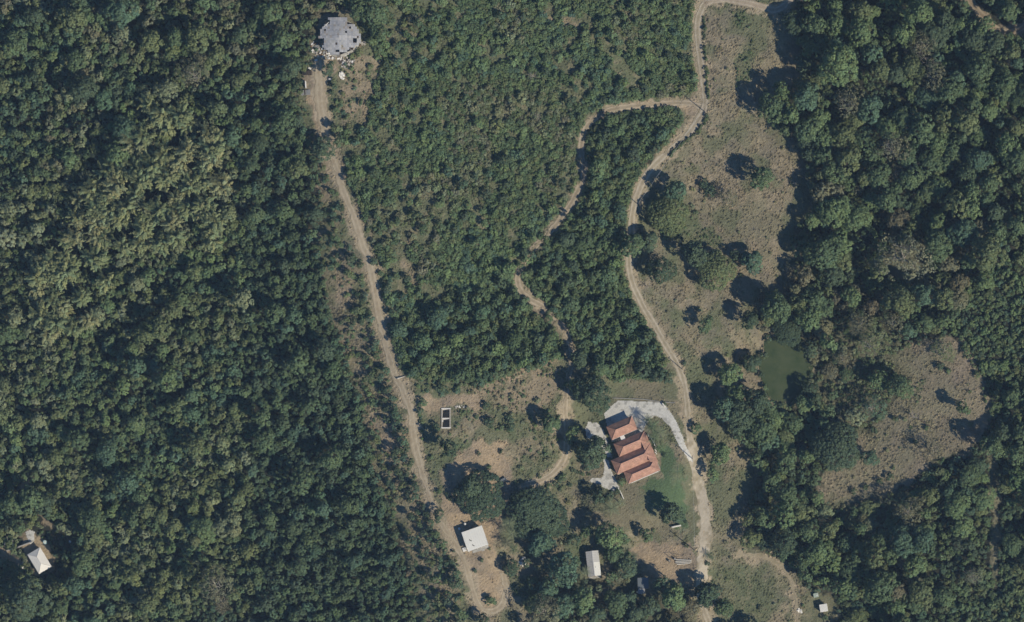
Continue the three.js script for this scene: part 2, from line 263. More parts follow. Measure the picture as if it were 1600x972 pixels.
{ // hills beyond the picture
  const xs = [], zs = [];
  for (const [e, list] of [[EX, xs], [EZ, zs]]) { const s = []; for (let k = 0, d = 0; k < 22; k++) { s.push(e - 3 + d); d += 6 * Math.pow(1.28, k); } list.push(...s.slice().reverse().map((v) => -v)); for (let k = 1; k < 24; k++) list.push(lerp(-e + 3, e - 3, k / 24)); list.push(...s); }
  const pos = [], uv = [], idx = [], n = xs.length;
  for (const z of zs) for (const x of xs) { const far = Math.max(0, Math.hypot(x, z) - 250); const xx = clamp(x, -260, 300), zz = clamp(z, -200, 200); pos.push(x, H(xx, zz) - 0.8 - far * 0.02 + (fbm(x / 300, z / 300, 91) - 0.5) * Math.min(far * 0.25, 90), z); uv.push(x, z); }
  for (let j = 0; j + 1 < zs.length; j++) for (let i = 0; i + 1 < n; i++) { if (xs[i] > -EX + 1 && xs[i + 1] < EX - 1 && zs[j] > -EZ + 1 && zs[j + 1] < EZ - 1) continue; const a = j * n + i; idx.push(a, a + n, a + 1, a + 1, a + n, a + n + 1); }
  const g = new THREE.BufferGeometry();
  g.setAttribute('position', new THREE.Float32BufferAttribute(pos, 3)); g.setAttribute('uv', new THREE.Float32BufferAttribute(uv, 2)); g.setIndex(idx); g.computeVertexNormals();
  const t = texture(512, 512, (i, j) => mix3([0.04, 0.055, 0.03], [0.09, 0.1, 0.055], 0.6 * tA(i, j) + 0.4 * tB(i, j))); t.repeat.set(1 / 90, 1 / 90);
  tag(mesh('hills', g, new THREE.MeshStandardMaterial({ map: t, roughness: 1, side: THREE.DoubleSide }), scene), 'wooded hills around the surveyed slope', null, null, 'structure');
}
// ---------------------------------------------------------------- tracks
const roadMat = new THREE.MeshStandardMaterial({ vertexColors: true, roughness: 1, side: THREE.DoubleSide });
roadMat.bumpMap = reliefMap.clone(); roadMat.bumpMap.repeat.set(1 / 8, 1 / 8); roadMat.bumpScale = 0.12;
function track(name, label, px, widthAt, look) {
  const pts = px.map(([u, v]) => { const p = P(u, v); return new THREE.Vector3(p.x, 0, p.z); });
  const curve = new THREE.CatmullRomCurve3(pts, false, 'centripetal'), L = curve.getLength(), n = Math.ceil(L / 0.6), A = 16, pos = [], col = [], uv = [], idx = [];
  for (let k = 0; k <= n; k++) {
    const t = k / n, c = curve.getPointAt(t), d = curve.getTangentAt(t), sx = d.z, sz = -d.x, s = t * L, wob = (noise(s / 9, 3, 61) - 0.5) * 0.5;
    const ruts = typeof look.ruts === 'function' ? look.ruts(t) : look.ruts, w = widthAt(t), eL = (noise(s / 1.7, 1, 62) - 0.5) * 1.2 + (noise(s / 5, 1, 64) - 0.5) * 0.8, eR = (noise(s / 1.7, 9, 63) - 0.5) * 1.2 + (noise(s / 5, 2, 65) - 0.5) * 0.8;
    for (let a = 0; a <= A; a++) {
      const q = a / A * 2 - 1, off = q * w / 2 + (q < 0 ? -eL : eR) * Math.abs(q) + wob, x = c.x + sx * off, z = c.z + sz * off, edge = a === 0 || a === A;
      pos.push(x, H(x, z) + (edge ? -0.08 : 0.05), z); uv.push(x, z);
      const rut = Math.exp(-(((Math.abs(off - wob) - 0.82) / 0.36) ** 2)), nz = 0.8 + 0.4 * fbm(x / 0.8, z / 0.8, 66), pale = look.pale, mid = look.mid;
      let cc = mix3(mid, pale, clamp(rut * ruts + (1 - ruts) * smooth(0.2 + 0.2 * ruts, 0.6, fbm(x / 2.5, z / 2.5, 67))));
      if (Math.abs(q) > 0.8) cc = mix3(cc, C.dry, 0.6);
      col.push(cc[0] * nz, cc[1] * nz, cc[2] * nz);
    }
  }
  for (let k = 0; k < n; k++) for (let a = 0; a < A; a++) { const i = k * (A + 1) + a; idx.push(i, i + 1, i + A + 1, i + 1, i + A + 2, i + A + 1); }
  const g = new THREE.BufferGeometry();
  g.setAttribute('position', new THREE.Float32BufferAttribute(pos, 3)); g.setAttribute('color', new THREE.Float32BufferAttribute(col, 3)); g.setAttribute('uv', new THREE.Float32BufferAttribute(uv, 2)); g.setIndex(idx); g.computeVertexNormals();
  const m = mesh(name, g, roadMat, scene); tag(m, label, null, null, 'structure'); return m;
}
const bump = (t, a, b, h) => h * smooth(a - 0.03, a, t) * (1 - smooth(b, b + 0.03, t));
track('dirt_track', 'pale dirt track running down the ridge to the turning loop', TRACK_1, (t) => 2.6 + 0.9 * (noise(t * 40, 5, 69) - 0.5) + bump(t, 0.02, 0.09, 2) + bump(t, 0.27, 0.4, 0.8) + bump(t, 0.58, 0.64, 1.6), { pale: [0.44, 0.385, 0.285], mid: [0.33, 0.275, 0.195], ruts: 0.6 });
track('gravel_road', 'gravel road winding down past the red roofed villa', TRACK_2, (t) => 2.9 + bump(t, 0.08, 0.17, 0.5) + bump(t, 0.72, 0.92, 2.1), { pale: [0.44, 0.395, 0.315], mid: [0.27, 0.235, 0.165], ruts: (t) => 0.75 - bump(t, 0.72, 0.92, 0.75) });
track('dirt_track', 'short pale track turning east along the top of the meadow', TRACK_2B, () => 3, { pale: [0.44, 0.385, 0.3], mid: [0.32, 0.26, 0.19], ruts: 0.6 });
track('dirt_track', 'narrow rutted track looping through the scrub below the fork', TRACK_3, (t) => 2.5 + bump(t, 0.86, 1.1, 0.8), { pale: [0.43, 0.37, 0.28], mid: [0.26, 0.22, 0.155], ruts: 0.8 });
track('dirt_track', 'broken dirt track through the trees at the north-east corner', TRACK_4, () => 2.8, { pale: [0.44, 0.37, 0.265], mid: [0.27, 0.21, 0.14], ruts: 0.7 });

track('dirt_track', 'faint tan lane curving down to the tiny white hut', TRACK_6, () => 1.7, { pale: [0.34, 0.295, 0.21], mid: [0.28, 0.245, 0.165], ruts: 0.3 });
// paved slabs
const concMap = texture(512, 512, (i, j) => { const k = 0.42 + 0.13 * tA(i, j) + 0.1 * tB(i, j) - 0.16 * smooth(0.5, 0.8, tileNoise(512, 9, 8)(i, j)); return [k, k * 0.995, k * 0.93]; });
concMap.repeat.set(1 / 11, 1 / 11);
const concMat = new THREE.MeshStandardMaterial({ map: concMap, roughness: 0.9, side: THREE.DoubleSide });
function slab(name, label, px, thick = 0.14, lift = 0.07) {
  const w = toWorld(px), s = new THREE.Shape(w.map(([x, z]) => new THREE.Vector2(x, -z)));
  const y = Math.max(...w.map(([x, z]) => H(x, z)));
  const g = new THREE.ExtrudeGeometry(s, { depth: thick + 0.6, bevelEnabled: false, steps: 1 });
  g.rotateX(-Math.PI / 2); g.translate(0, y + lift - thick - 0.6 + thick, 0);
  const m = mesh(name, g, concMat, scene); return tag(m, label, null, null, 'structure');
}
function drapedSlab(name, label, px, lift = 0.1) {    // follows the ground
  const w = toWorld(px), s = new THREE.ShapeGeometry(new THREE.Shape(w.map(([x, z]) => new THREE.Vector2(x, -z))));
  const xs = w.map((p) => p[0]), zs = w.map((p) => p[1]), x0 = Math.min(...xs), x1 = Math.max(...xs), z0 = Math.min(...zs), z1 = Math.max(...zs), st = 0.35, pos = [], uv = [], idx = [], id = new Map();
  const v = (i, j) => { const k = i + ',' + j; if (!id.has(k)) { const x = x0 + i * st, z = z0 + j * st; id.set(k, pos.length / 3); pos.push(x, H(x, z) + lift, z); uv.push(x, z); } return id.get(k); };
  for (let j = 0; z0 + j * st < z1; j++) for (let i = 0; x0 + i * st < x1; i++) if (inside(x0 + (i + 0.5) * st, z0 + (j + 0.5) * st, w)) { const a = v(i, j), b = v(i + 1, j), c = v(i, j + 1), d = v(i + 1, j + 1); idx.push(a, c, b, b, c, d); }
  // skirt down into the ground
  const edges = new Map(); for (let k = 0; k < idx.length; k += 3) for (let e = 0; e < 3; e++) { const a = idx[k + e], b = idx[k + (e + 1) % 3]; const r = b + '_' + a; if (edges.has(r)) edges.delete(r); else edges.set(a + '_' + b, [a, b]); }
  for (const [a, b] of edges.values()) { const k = pos.length / 3; for (const q of [a, b]) { pos.push(pos[q * 3], pos[q * 3 + 1] - 0.3, pos[q * 3 + 2]); uv.push(uv[q * 2], uv[q * 2 + 1]); } idx.push(a, k, b, b, k, k + 1); }
  const g = new THREE.BufferGeometry(); g.setAttribute('position', new THREE.Float32BufferAttribute(pos, 3)); g.setAttribute('uv', new THREE.Float32BufferAttribute(uv, 2)); g.setIndex(idx);
  const flat = g.toNonIndexed(); flat.computeVertexNormals();
  return tag(mesh(name, flat, concMat, scene), label, null, null, 'structure');
}
drapedSlab('driveway', 'concrete driveway and apron north of the red roofed villa', APRON);
drapedSlab('patio', 'concrete patio west of the red roofed villa', PATIO_W);
drapedSlab('patio', 'concrete patio at the south-west corner of the red roofed villa', PATIO_S);
drapedSlab('patio', 'pale concrete slab north-west of the white hip-roofed house', PATIO_BL);
{ // pond
  const w = toWorld([[1191, 548], [1198, 520], [1222, 508], [1252, 526], [1265, 558], [1268, 588], [1253, 616], [1238, 632], [1210, 630], [1195, 612], [1187, 580]]);
  const p = PADS[7], s = new THREE.Shape(); const c = new THREE.CatmullRomCurve3(w.map(([x, z]) => new THREE.Vector3(x, 0, z)), true).getPoints(90);
  s.setFromPoints(c.map((q) => new THREE.Vector2(q.x + (noise(q.x / 2.5, q.z / 2.5, 7) - 0.5) * 3, -q.z + (noise(q.x / 2.5, q.z / 2.5, 8) - 0.5) * 2.5)));
  const g = new THREE.ShapeGeometry(s); g.rotateX(-Math.PI / 2); g.translate(0, p.h + 0.16, 0);
  const uv = g.attributes.uv, ps = g.attributes.position; for (let i = 0; i < uv.count; i++) uv.setXY(i, ps.getX(i), ps.getZ(i));
  const t = texture(256, 256, (i, j) => mix3([0.04, 0.068, 0.03], [0.092, 0.112, 0.058], tileNoise(256, 5, 12)(i, j) * 0.5 + 0.25 * tileNoise(256, 14, 14)(i, j) + 0.25 * tileNoise(256, 48, 13)(i, j))); t.repeat.set(1 / 16, 1 / 16);
  tag(mesh('pond', g, new THREE.MeshPhysicalMaterial({ map: t, roughness: 0.25, ior: 1.33, side: THREE.DoubleSide }), scene), 'murky green pond among the eastern trees', null, null, 'structure');
}
// ---------------------------------------------------------------- building helpers
const bx = (w, h, d, x, y, z, ry = 0, rz = 0, rx = 0) => { const g = new THREE.BoxGeometry(w, h, d); if (rx) g.rotateX(rx); if (rz) g.rotateZ(rz); if (ry) g.rotateY(ry); g.translate(x, y, z); return g; };
const cyl = (r0, r1, h, x, y, z, n = 10) => { const g = new THREE.CylinderGeometry(r1, r0, h, n); g.translate(x, y + h / 2, z); return g; };
function tube(a, b, r0, r1, n = 6) { const A = new THREE.Vector3(...a), B = new THREE.Vector3(...b), d = B.clone().sub(A), g = new THREE.CylinderGeometry(r1, r0, d.length(), n); g.translate(0, d.length() / 2, 0); g.applyQuaternion(new THREE.Quaternion().setFromUnitVectors(new THREE.Vector3(0, 1, 0), d.normalize())); g.translate(A.x, A.y, A.z); return g; }
const join = (list) => mergeGeometries(list.map((g) => { const q = g.index ? g.toNonIndexed() : g; for (const k of Object.keys(q.attributes)) if (!['position', 'normal', 'uv'].includes(k)) q.deleteAttribute(k); return q; }));
const jitterTex = (base, amp, s, rep) => { const t = texture(256, 256, (i, j) => { const k = 1 - amp + 2 * amp * (0.55 * tileNoise(256, 8, s)(i, j) + 0.45 * tileNoise(256, 48, s + 1)(i, j)); return [base[0] * k, base[1] * k, base[2] * k]; }); t.repeat.set(1 / rep, 1 / rep); return t; };
const wallTex = jitterTex([0.62, 0.56, 0.44], 0.1, 101, 6), M = {
  cream: new THREE.MeshStandardMaterial({ map: wallTex, roughness: 0.9, side: THREE.DoubleSide }),
  white: std([0.78, 0.77, 0.74], 0.7), trim: std([0.72, 0.7, 0.64], 0.7), glass: new THREE.MeshStandardMaterial({ color: 0x26303a, roughness: 0.12, metalness: 0.1 }), wood: std([0.16, 0.1, 0.06], 0.85), darkWood: std([0.07, 0.055, 0.045], 0.9),
  grey: std([0.3, 0.3, 0.29], 0.95), steel: std([0.34, 0.35, 0.36], 0.5, { metalness: 0.3 }), block: new THREE.MeshStandardMaterial({ map: jitterTex([0.4, 0.375, 0.33], 0.22, 111, 4), roughness: 1, side: THREE.DoubleSide }),
  slabWhite: new THREE.MeshStandardMaterial({ map: jitterTex([0.7, 0.69, 0.66], 0.08, 121, 3), roughness: 0.85, side: THREE.DoubleSide }), black: std([0.03, 0.03, 0.03], 0.8), blue: std([0.16, 0.19, 0.22], 0.6, { metalness: 0.2 }),
};
const roofTiles = (() => { const t = texture(512, 512, (i, j) => { const course = Math.floor(j / 16), cellx = Math.floor((i + (course % 2) * 10) / 20), k = 0.84 + 0.26 * hash2(cellx % 25, course, 9) + 0.34 * (tileNoise(512, 10, 131)(i, j) - 0.5) + 0.16 * (tileNoise(512, 40, 133)(i, j) - 0.5); return [0.44 * k, 0.25 * k * (0.95 + 0.1 * hash2(cellx % 25, course, 4)), 0.185 * k]; }); t.repeat.set(1 / 11, 1 / 11); return t; })();
const tileRelief = texture(256, 256, (i, j) => [0.5 * Math.abs(Math.sin(i / 256 * Math.PI * 16)) + 0.5 * ((j % 16) / 16)], false); tileRelief.repeat.set(1 / 5.6, 1 / 5.6);
M.terracotta = new THREE.MeshStandardMaterial({ map: roofTiles, roughness: 0.85, bumpMap: tileRelief, bumpScale: 0.07, side: THREE.DoubleSide });
M.ridge = std([0.46, 0.27, 0.21], 0.85);
// a sloping panel with thickness from its outline, uv in metres along its first edge
function panel(pts, thick = 0.12) {
  const p = pts.map((q) => new THREE.Vector3(...q)), e = p[1].clone().sub(p[0]).normalize(), n = e.clone().cross(p[p.length - 1].clone().sub(p[0])).normalize(); if (n.y < 0) n.negate();
  const f = n.clone().cross(e), pos = [], uv = [], idx = [], m = p.length, put = (q) => { pos.push(q.x, q.y, q.z); const d = q.clone().sub(p[0]); uv.push(d.dot(e), d.dot(f)); return pos.length / 3 - 1; };
  const low = p.map((q) => q.clone().addScaledVector(n, -thick));
  const up = p.map(put), dn = low.map(put), flip = e.clone().cross(p[2].clone().sub(p[0])).dot(n) < 0;
  const tri = (a, b, c) => (flip ? idx.push(a, c, b) : idx.push(a, b, c));
  for (let k = 1; k + 1 < m; k++) { tri(up[0], up[k], up[k + 1]); tri(dn[0], dn[k + 1], dn[k]); }
  for (let k = 0; k < m; k++) { const a = p[k], b = p[(k + 1) % m], c = low[k], d = low[(k + 1) % m], i = [a, b, c, d].map(put); tri(i[0], i[2], i[1]); tri(i[1], i[2], i[3]); }
  const g = new THREE.BufferGeometry(); g.setAttribute('position', new THREE.Float32BufferAttribute(pos, 3)); g.setAttribute('uv', new THREE.Float32BufferAttribute(uv, 2)); g.setIndex(idx);
  const q = g.toNonIndexed(); q.computeVertexNormals(); return q;
}
function windowPart(parent, w, h, x, y, z, turn) {    // window > frame, pane, sill
  const f = mesh('window', join([bx(w + 0.16, 0.08, 0.12, 0, h / 2 + 0.04, 0), bx(w + 0.16, 0.08, 0.12, 0, -h / 2 - 0.04, 0), bx(0.08, h, 0.12, -w / 2 - 0.04, 0, 0), bx(0.08, h, 0.12, w / 2 + 0.04, 0, 0), bx(0.05, h, 0.08, 0, 0, 0)]), M.white, parent);
  f.position.set(x, y, z); f.rotation.y = turn; mesh('pane', bx(w, h, 0.03, 0, 0, 0), M.glass, f); mesh('sill', bx(w + 0.3, 0.07, 0.24, 0, -h / 2 - 0.12, 0.08), M.trim, f); return f;
}
function doorPart(parent, w, h, x, y, z, turn, mat = M.wood) { const d = mesh('door', bx(w, h, 0.08, 0, h / 2, 0), mat, parent); d.position.set(x, y, z); d.rotation.y = turn; mesh('handle', bx(0.05, 0.16, 0.08, w * 0.4, 1.0, 0.06), M.steel, d); mesh('frame', join([bx(0.09, h + 0.09, 0.14, -w / 2 - 0.045, h / 2 + 0.045, 0), bx(0.09, h + 0.09, 0.14, w / 2 + 0.045, h / 2 + 0.045, 0), bx(w, 0.09, 0.14, 0, h + 0.045, 0)]), M.white, d); return d; }
function hipRoof(parent, x0, x1, z0, z1, eave, rise, mat, hipW, hipE, ridgeMat) {
  const zc = (z0 + z1) / 2, a = [x0, eave, z0], b = [x1, eave, z0], c = [x1, eave, z1], d = [x0, eave, z1], r0 = [x0 + hipW, eave + rise, zc], r1 = [x1 - hipE, eave + rise, zc];
  mesh('roof_slope', panel([d, c, r1, r0]), mat, parent); mesh('roof_slope', panel([b, a, r0, r1]), mat, parent); mesh('roof_slope', panel([a, d, r0]), mat, parent); mesh('roof_slope', panel([c, b, r1]), mat, parent);
  mesh('ridge_cap', join([[r0, r1], [a, r0], [d, r0], [b, r1], [c, r1]].map(([p, q]) => tube([p[0], p[1] + 0.02, p[2]], [q[0], q[1] + 0.02, q[2]], 0.1, 0.1))), ridgeMat, parent);
}

// ---------------------------------------------------------------- red roofed villa
{
  const turn = Math.atan2(0.394, 0.919), o = P(947.05, 666.8, 3.2), g = group('villa', o.x, PADS[0].h, o.z, turn);
  tag(g, 'cream villa with three terracotta hip roofs and a detached garage wing', 'villa');
  const wall = (x0, x1, z0, z1, h) => join([bx(x1 - x0, h, 0.25, (x0 + x1) / 2, h / 2, z0 + 0.125), bx(x1 - x0, h, 0.25, (x0 + x1) / 2, h / 2, z1 - 0.125), bx(0.25, h, z1 - z0 - 0.5, x0 + 0.125, h / 2, (z0 + z1) / 2), bx(0.25, h, z1 - z0 - 0.5, x1 - 0.125, h / 2, (z0 + z1) / 2)]);
  // garage
  mesh('wall', wall(0.7, 10.3, 0.6, 5.1, 3.1), M.cream, g);
  hipRoof(g, 0, 11, 0, 5.7, 3.15, 1.75, M.terracotta, 2.9, 2.3, M.ridge);
  // three wings side by side
  mesh('wall', wall(0.7, 12.6, 8.0, 13.0, 3.2), M.cream, g);
  mesh('wall', wall(-2.9, 12.6, 13.02, 18.9, 3.2), M.cream, g);
  mesh('wall', wall(0.1, 11.9, 18.95, 22.4, 3.2), M.cream, g);
  hipRoof(g, 0, 13.2, 7.35, 13.1, 3.3, 1.9, M.terracotta, 3, 3.2, M.ridge);
  hipRoof(g, -3.5, 13.3, 12.95, 19.05, 3.36, 2.1, M.terracotta, 3.1, 3.8, M.ridge);
  hipRoof(g, -0.8, 12.9, 18.9, 24.1, 3.28, 1.75, M.terracotta, 2.8, 3.2, M.ridge);
  // the roof over the east gallery that ties the wings together
  mesh('roof_slope', panel([[13.4, 3.2, 21.0], [13.4, 3.2, 9.0], [10.3, 4.72, 10.4], [10.3, 4.72, 19.6]], 0.1), M.terracotta, g);
  mesh('breezeway_roof', bx(1.75, 0.18, 2.9, 4.3, 3.0, 6.55), M.white, g);
  for (const x of [3.55, 5.05]) mesh('post', bx(0.16, 2.9, 0.16, x, 1.45, 6.6), M.white, g);
  for (let k = 0; k < 8; k++) mesh('pergola_beam', bx(0.1, 0.14, 2.4, 5.7 + k * 0.62, 2.7, 6.6), M.darkWood, g);
  for (let k = 0; k < 3; k++) mesh('pergola_beam', bx(0.1, 0.14, 2.2, 1.2 + k * 0.8, 2.7, 6.6), M.darkWood, g);
  mesh('fascia', join([bx(13.3, 0.22, 0.05, 6.0, 3.1, 24.14), bx(0.05, 0.22, 4.9, 12.97, 3.1, 21.5)]), M.white, g);
  mesh('fascia', bx(10.8, 0.2, 0.05, 5.5, 2.98, 5.74), M.white, g);
  // south verandah: floor, columns, balusters
  mesh('verandah_floor', bx(11.6, 0.35, 1.5, 6.2, 0.17, 23.2), concMat, g);
  for (let k = 0; k < 7; k++) mesh('column', join([cyl(0.14, 0.12, 2.7, 0.9 + k * 1.83, 0.35, 23.75), bx(0.36, 0.14, 0.36, 0.9 + k * 1.83, 0.42, 23.75), bx(0.34, 0.12, 0.34, 0.9 + k * 1.83, 2.95, 23.75)]), M.white, g);
  mesh('verandah_beam', bx(11.4, 0.2, 0.24, 6.4, 2.96, 23.98), M.white, g);
  mesh('balustrade', join([bx(11.2, 0.1, 0.2, 6.4, 1.2, 23.9), ...Array.from({ length: 44 }, (_, k) => bx(0.1, 0.8, 0.1, 1.0 + k * 0.25, 0.75, 23.9))]), M.white, g);
  for (let k = 0; k < 5; k++) windowPart(g, 1.2, 1.3, 1.6 + k * 2.3, 1.6, 22.46, 0);
  for (const z of [10, 15.6, 20.6]) windowPart(g, 1.2, 1.2, 12.66, 1.7, z, Math.PI / 2);
  for (const z of [10.3, 21]) windowPart(g, 1.1, 1.1, z > 15 ? 0.04 : 0.64, 1.7, z, -Math.PI / 2);
  windowPart(g, 1.1, 1.1, -2.96, 1.7, 16, -Math.PI / 2);
  doorPart(g, 1.0, 2.1, 8, 0, 5.13, 0); doorPart(g, 3.2, 2.3, 5.5, 0, 0.56, Math.PI, M.trim); doorPart(g, 1.1, 2.1, -2.96, 0, 18, -Math.PI / 2);
  mesh('terrace_wall', join([...Array.from({ length: 9 }, (_, k) => bx(0.24, 1.0, 1.02, 14.0 + 0.9 * Math.sin(k / 8 * Math.PI), 0.5, 9.2 + k * 0.95, -0.32 * Math.cos(k / 8 * Math.PI)))]), M.white, g);
}
function wallRun(name, label, px, h, t, mat, category = 'wall', group_) {
  const w = toWorld(px), y0 = Math.min(...w.map(([x, z]) => H(x, z))), list = [], [ox, oz] = w[0];
  for (let k = 0; k + 1 < w.length; k++) { const [ax, az] = w[k], [bx_, bz] = w[k + 1], dx = bx_ - ax, dz = bz - az, L = Math.hypot(dx, dz), n = Math.max(1, Math.round(L / 2)); for (let q = 0; q < n; q++) { const f = (q + 0.5) / n, x = ax + dx * f, z = az + dz * f; list.push(bx(L / n + 0.005, h + 0.4, t, x - ox, H(x, z) - y0 + h / 2 - 0.2, z - oz, -Math.atan2(dz, dx))); } }
  const g = group(name, ox, y0, oz); tag(g, label, category, group_);
  mesh('wall', join(list), mat, g);
  mesh('coping', join(cope(w, h, t, y0, ox, oz)), mat === M.block ? M.grey : M.trim, g); return g;
}
function cope(w, h, t, y0, ox, oz) { const out = []; for (let k = 0; k + 1 < w.length; k++) { const [ax, az] = w[k], [cx, cz] = w[k + 1], dx = cx - ax, dz = cz - az, L = Math.hypot(dx, dz), n = Math.max(1, Math.round(L / 2)); for (let q = 0; q < n; q++) { const f = (q + 0.5) / n, x = ax + dx * f, z = az + dz * f; out.push(bx(L / n + 0.01, 0.07, t + 0.1, x - ox, H(x, z) - y0 + h + 0.036, z - oz, -Math.atan2(dz, dx))); } } return out; }
wallRun('garden_wall', 'short white wall on the lawn south of the round shade tree', [[1049.5, 824.5], [1064, 821.5]], 1.2, 0.35, M.white);
wallRun('garden_wall', 'low curved cream wall at the south-west corner of the villa lawn', [[966, 763], [969, 768], [972, 774], [974.5, 780]], 0.8, 0.25, M.trim);
wallRun('garden_wall', 'long low retaining wall along the north edge of the driveway', [[957, 622], [980, 623], [1005, 624], [1030, 628], [1055, 630]], 0.22, 0.16, M.block);
wallRun('garden_wall', 'white gate pier wall beside the driveway bend', [[1035, 631], [1039, 636]], 1.1, 0.35, M.white);
wallRun('garden_wall', 'grey wall running to the rubble slab beside the white hip-roofed house', [[11, 861], [30, 855], [51, 847]], 1.1, 0.3, M.block);
wallRun('garden_wall', 'short pale wall west of the white hip-roofed house', [[37, 879], [36, 889]], 1.2, 0.35, M.white);

// ---------------------------------------------------------------- white flat roofed house
const whiteRoof = new THREE.MeshStandardMaterial({ map: jitterTex([0.72, 0.72, 0.68], 0.09, 141, 5), roughness: 0.65, side: THREE.DoubleSide });
const greyRoof = new THREE.MeshStandardMaterial({ map: jitterTex([0.5, 0.5, 0.49], 0.12, 151, 4), roughness: 0.6, side: THREE.DoubleSide });
function sheets(parent, x0, x1, z0, z1, y0, y1, n, mat, along = 'x') { // ribbed metal sheets side by side, y0 at z0, y1 at z1
  const w = (x1 - x0) / n, rise = Math.atan2(y1 - y0, z1 - z0), L = Math.hypot(z1 - z0, y1 - y0);
  const part = join([bx(w - 0.012, 0.035, L, 0, 0, 0), ...[-0.46, -0.23, 0, 0.23].map((f) => bx(0.05, 0.035, L, f * w, 0.035, 0))]);
  for (let k = 0; k < n; k++) { const m = mesh('roof_sheet', part, typeof mat === 'function' ? mat(k) : mat, parent); m.position.set(x0 + (k + 0.5) * w, (y0 + y1) / 2, (z0 + z1) / 2); m.rotation.x = -rise; }
}
{
  const c = P(742, 841.5, 3.4), g = group('white_house', c.x, PADS[1].h, c.z, 19.5 * Math.PI / 180); tag(g, 'square house under a bright white low metal roof with two dark skylights', 'house');
  mesh('wall', join([bx(7.6, 3.1, 0.2, 0, 1.55, -3.4), bx(7.6, 2.9, 0.2, 0, 1.45, 3.2), bx(0.2, 2.9, 6.4, -3.7, 1.45, -0.1), bx(0.2, 2.9, 6.4, 3.7, 1.45, -0.1)]), M.cream, g);
  sheets(g, -4.2, 4.2, -3.95, 3.95, 3.5, 3.1, 9, whiteRoof);
  for (const [x, z] of [[-1.9, 0.1], [-1.5, 2.3]]) mesh('skylight', bx(1.05, 0.06, 0.28, x, 3.39 - z * 0.05, z, -0.85), M.black, g);
  for (const s of [-1, 1]) mesh('verge', bx(0.06, 0.2, 7.9, s * 4.24, 3.26, 0), M.trim, g);
  mesh('porch_floor', bx(6.6, 0.25, 1.1, 0.6, 0.12, 4.2), concMat, g); mesh('step', bx(1.2, 0.14, 0.5, 1.4, 0.07, 5.0), concMat, g);
  for (const x of [-3.9, -0.4, 1.2, 3.9]) mesh('post', bx(0.14, 3.0, 0.14, x, 1.5, 3.85), M.white, g);
  for (const x of [-2.2, 2.6]) windowPart(g, 1.1, 1.0, x, 1.5, 3.34, 0); windowPart(g, 1.1, 1.0, 3.84, 1.5, -1, Math.PI / 2); doorPart(g, 0.9, 2.05, 0.3, 0, 3.35, 0);
}
function barrel(u, v, r, h, mat, label) { const c = P(u, v, h), g = group('water_tank', c.x, H(c.x, c.z), c.z); tag(g, label, 'tank'); mesh('drum', join([cyl(r, r, h, 0, 0, 0, 18), ...[0.25, 0.5, 0.75].map((f) => cyl(r + 0.03, r + 0.03, 0.06, 0, h * f, 0, 18))]), mat, g); mesh('lid', cyl(r * 0.45, r * 0.4, 0.12, 0, h, 0, 14), M.trim, g); return g; }
barrel(717.5, 826, 0.42, 1.3, M.white, 'white water drum at the north-west corner of the white house');
barrel(726.5, 818.5, 0.4, 1.6, M.slabWhite, 'small pale drum in the shadow north of the white house');
barrel(70, 847, 0.75, 1.5, std([0.45, 0.6, 0.58], 0.5), 'pale turquoise water tank at the north corner of the hip-roofed house');
barrel(109, 846, 0.42, 1.2, M.white, 'white drum in the shaded yard east of the hip-roofed house');
{ const c = P(725.5, 858), g = group('stoop', c.x, H(c.x, c.z), c.z, 0.34); tag(g, 'pale concrete stoop at the south-west corner of the white house', 'step'); mesh('landing', bx(1.5, 0.5, 1.1, 0, 0.25, 0), M.slabWhite, g); mesh('tread', bx(1.5, 0.25, 0.4, 0, 0.125, 0.76), M.slabWhite, g); }

// ---------------------------------------------------------------- two toned long house
{
  const c = P(927, 880.5, 3.2), g = group('long_house', c.x, PADS[2].h, c.z, 6.4 * Math.PI / 180); tag(g, 'narrow house with a gabled tin roof, one half grey, one corner white', 'house');
  const hw = 2.5, hl = 4.95;
  mesh('wall', join([bx(4.5, 2.9, 0.2, 0, 1.45, -4.5), bx(4.5, 2.9, 0.2, 0, 1.45, 4.5), bx(0.2, 2.9, 8.8, -2.15, 1.45, 0), bx(0.2, 2.9, 8.8, 2.15, 1.45, 0)]), M.cream, g);
  const pitch = Math.atan2(0.75, hw), L = Math.hypot(0.75, hw), n = 11, w = hl * 2 / n, part = join([bx(L + 0.05, 0.035, w - 0.012, 0, 0, 0), ...[-0.4, -0.13, 0.13, 0.4].map((f) => bx(L, 0.03, 0.05, 0, 0.03, f * w))]);
  for (let k = 0; k < n; k++) for (const s of [-1, 1]) { const mat = s < 0 ? greyRoof : k < 5 ? greyRoof : whiteRoof, m = mesh('roof_sheet', part, mat, g); m.position.set(s * hw / 2, 3.28, -hl + (k + 0.5) * w); m.rotation.z = -s * pitch; }
  mesh('ridge_cap', bx(0.35, 0.06, hl * 2, 0, 3.69, 0), greyRoof, g);
  for (const [x, z, y] of [[-0.55, -0.6, 3.6], [0.75, 1.6, 3.56]]) mesh('vent', cyl(0.14, 0.12, 0.3, x, y - 0.15, z), M.grey, g);
  mesh('gable', panel([[-2.2, 2.9, 4.61], [2.2, 2.9, 4.61], [0, 3.52, 4.61]], 0.1), M.cream, g); mesh('gable', panel([[-2.2, 2.9, -4.55], [2.2, 2.9, -4.55], [0, 3.52, -4.55]], 0.1), M.cream, g);
  windowPart(g, 1, 1, 2.28, 1.6, -2, Math.PI / 2); windowPart(g, 1, 1, 2.28, 1.6, 2.2, Math.PI / 2); doorPart(g, 0.9, 2, 0, 0, 4.65, 0);
  mesh('porch_floor', bx(4.4, 0.2, 0.9, 0, 0.1, 5.1), concMat, g);
}
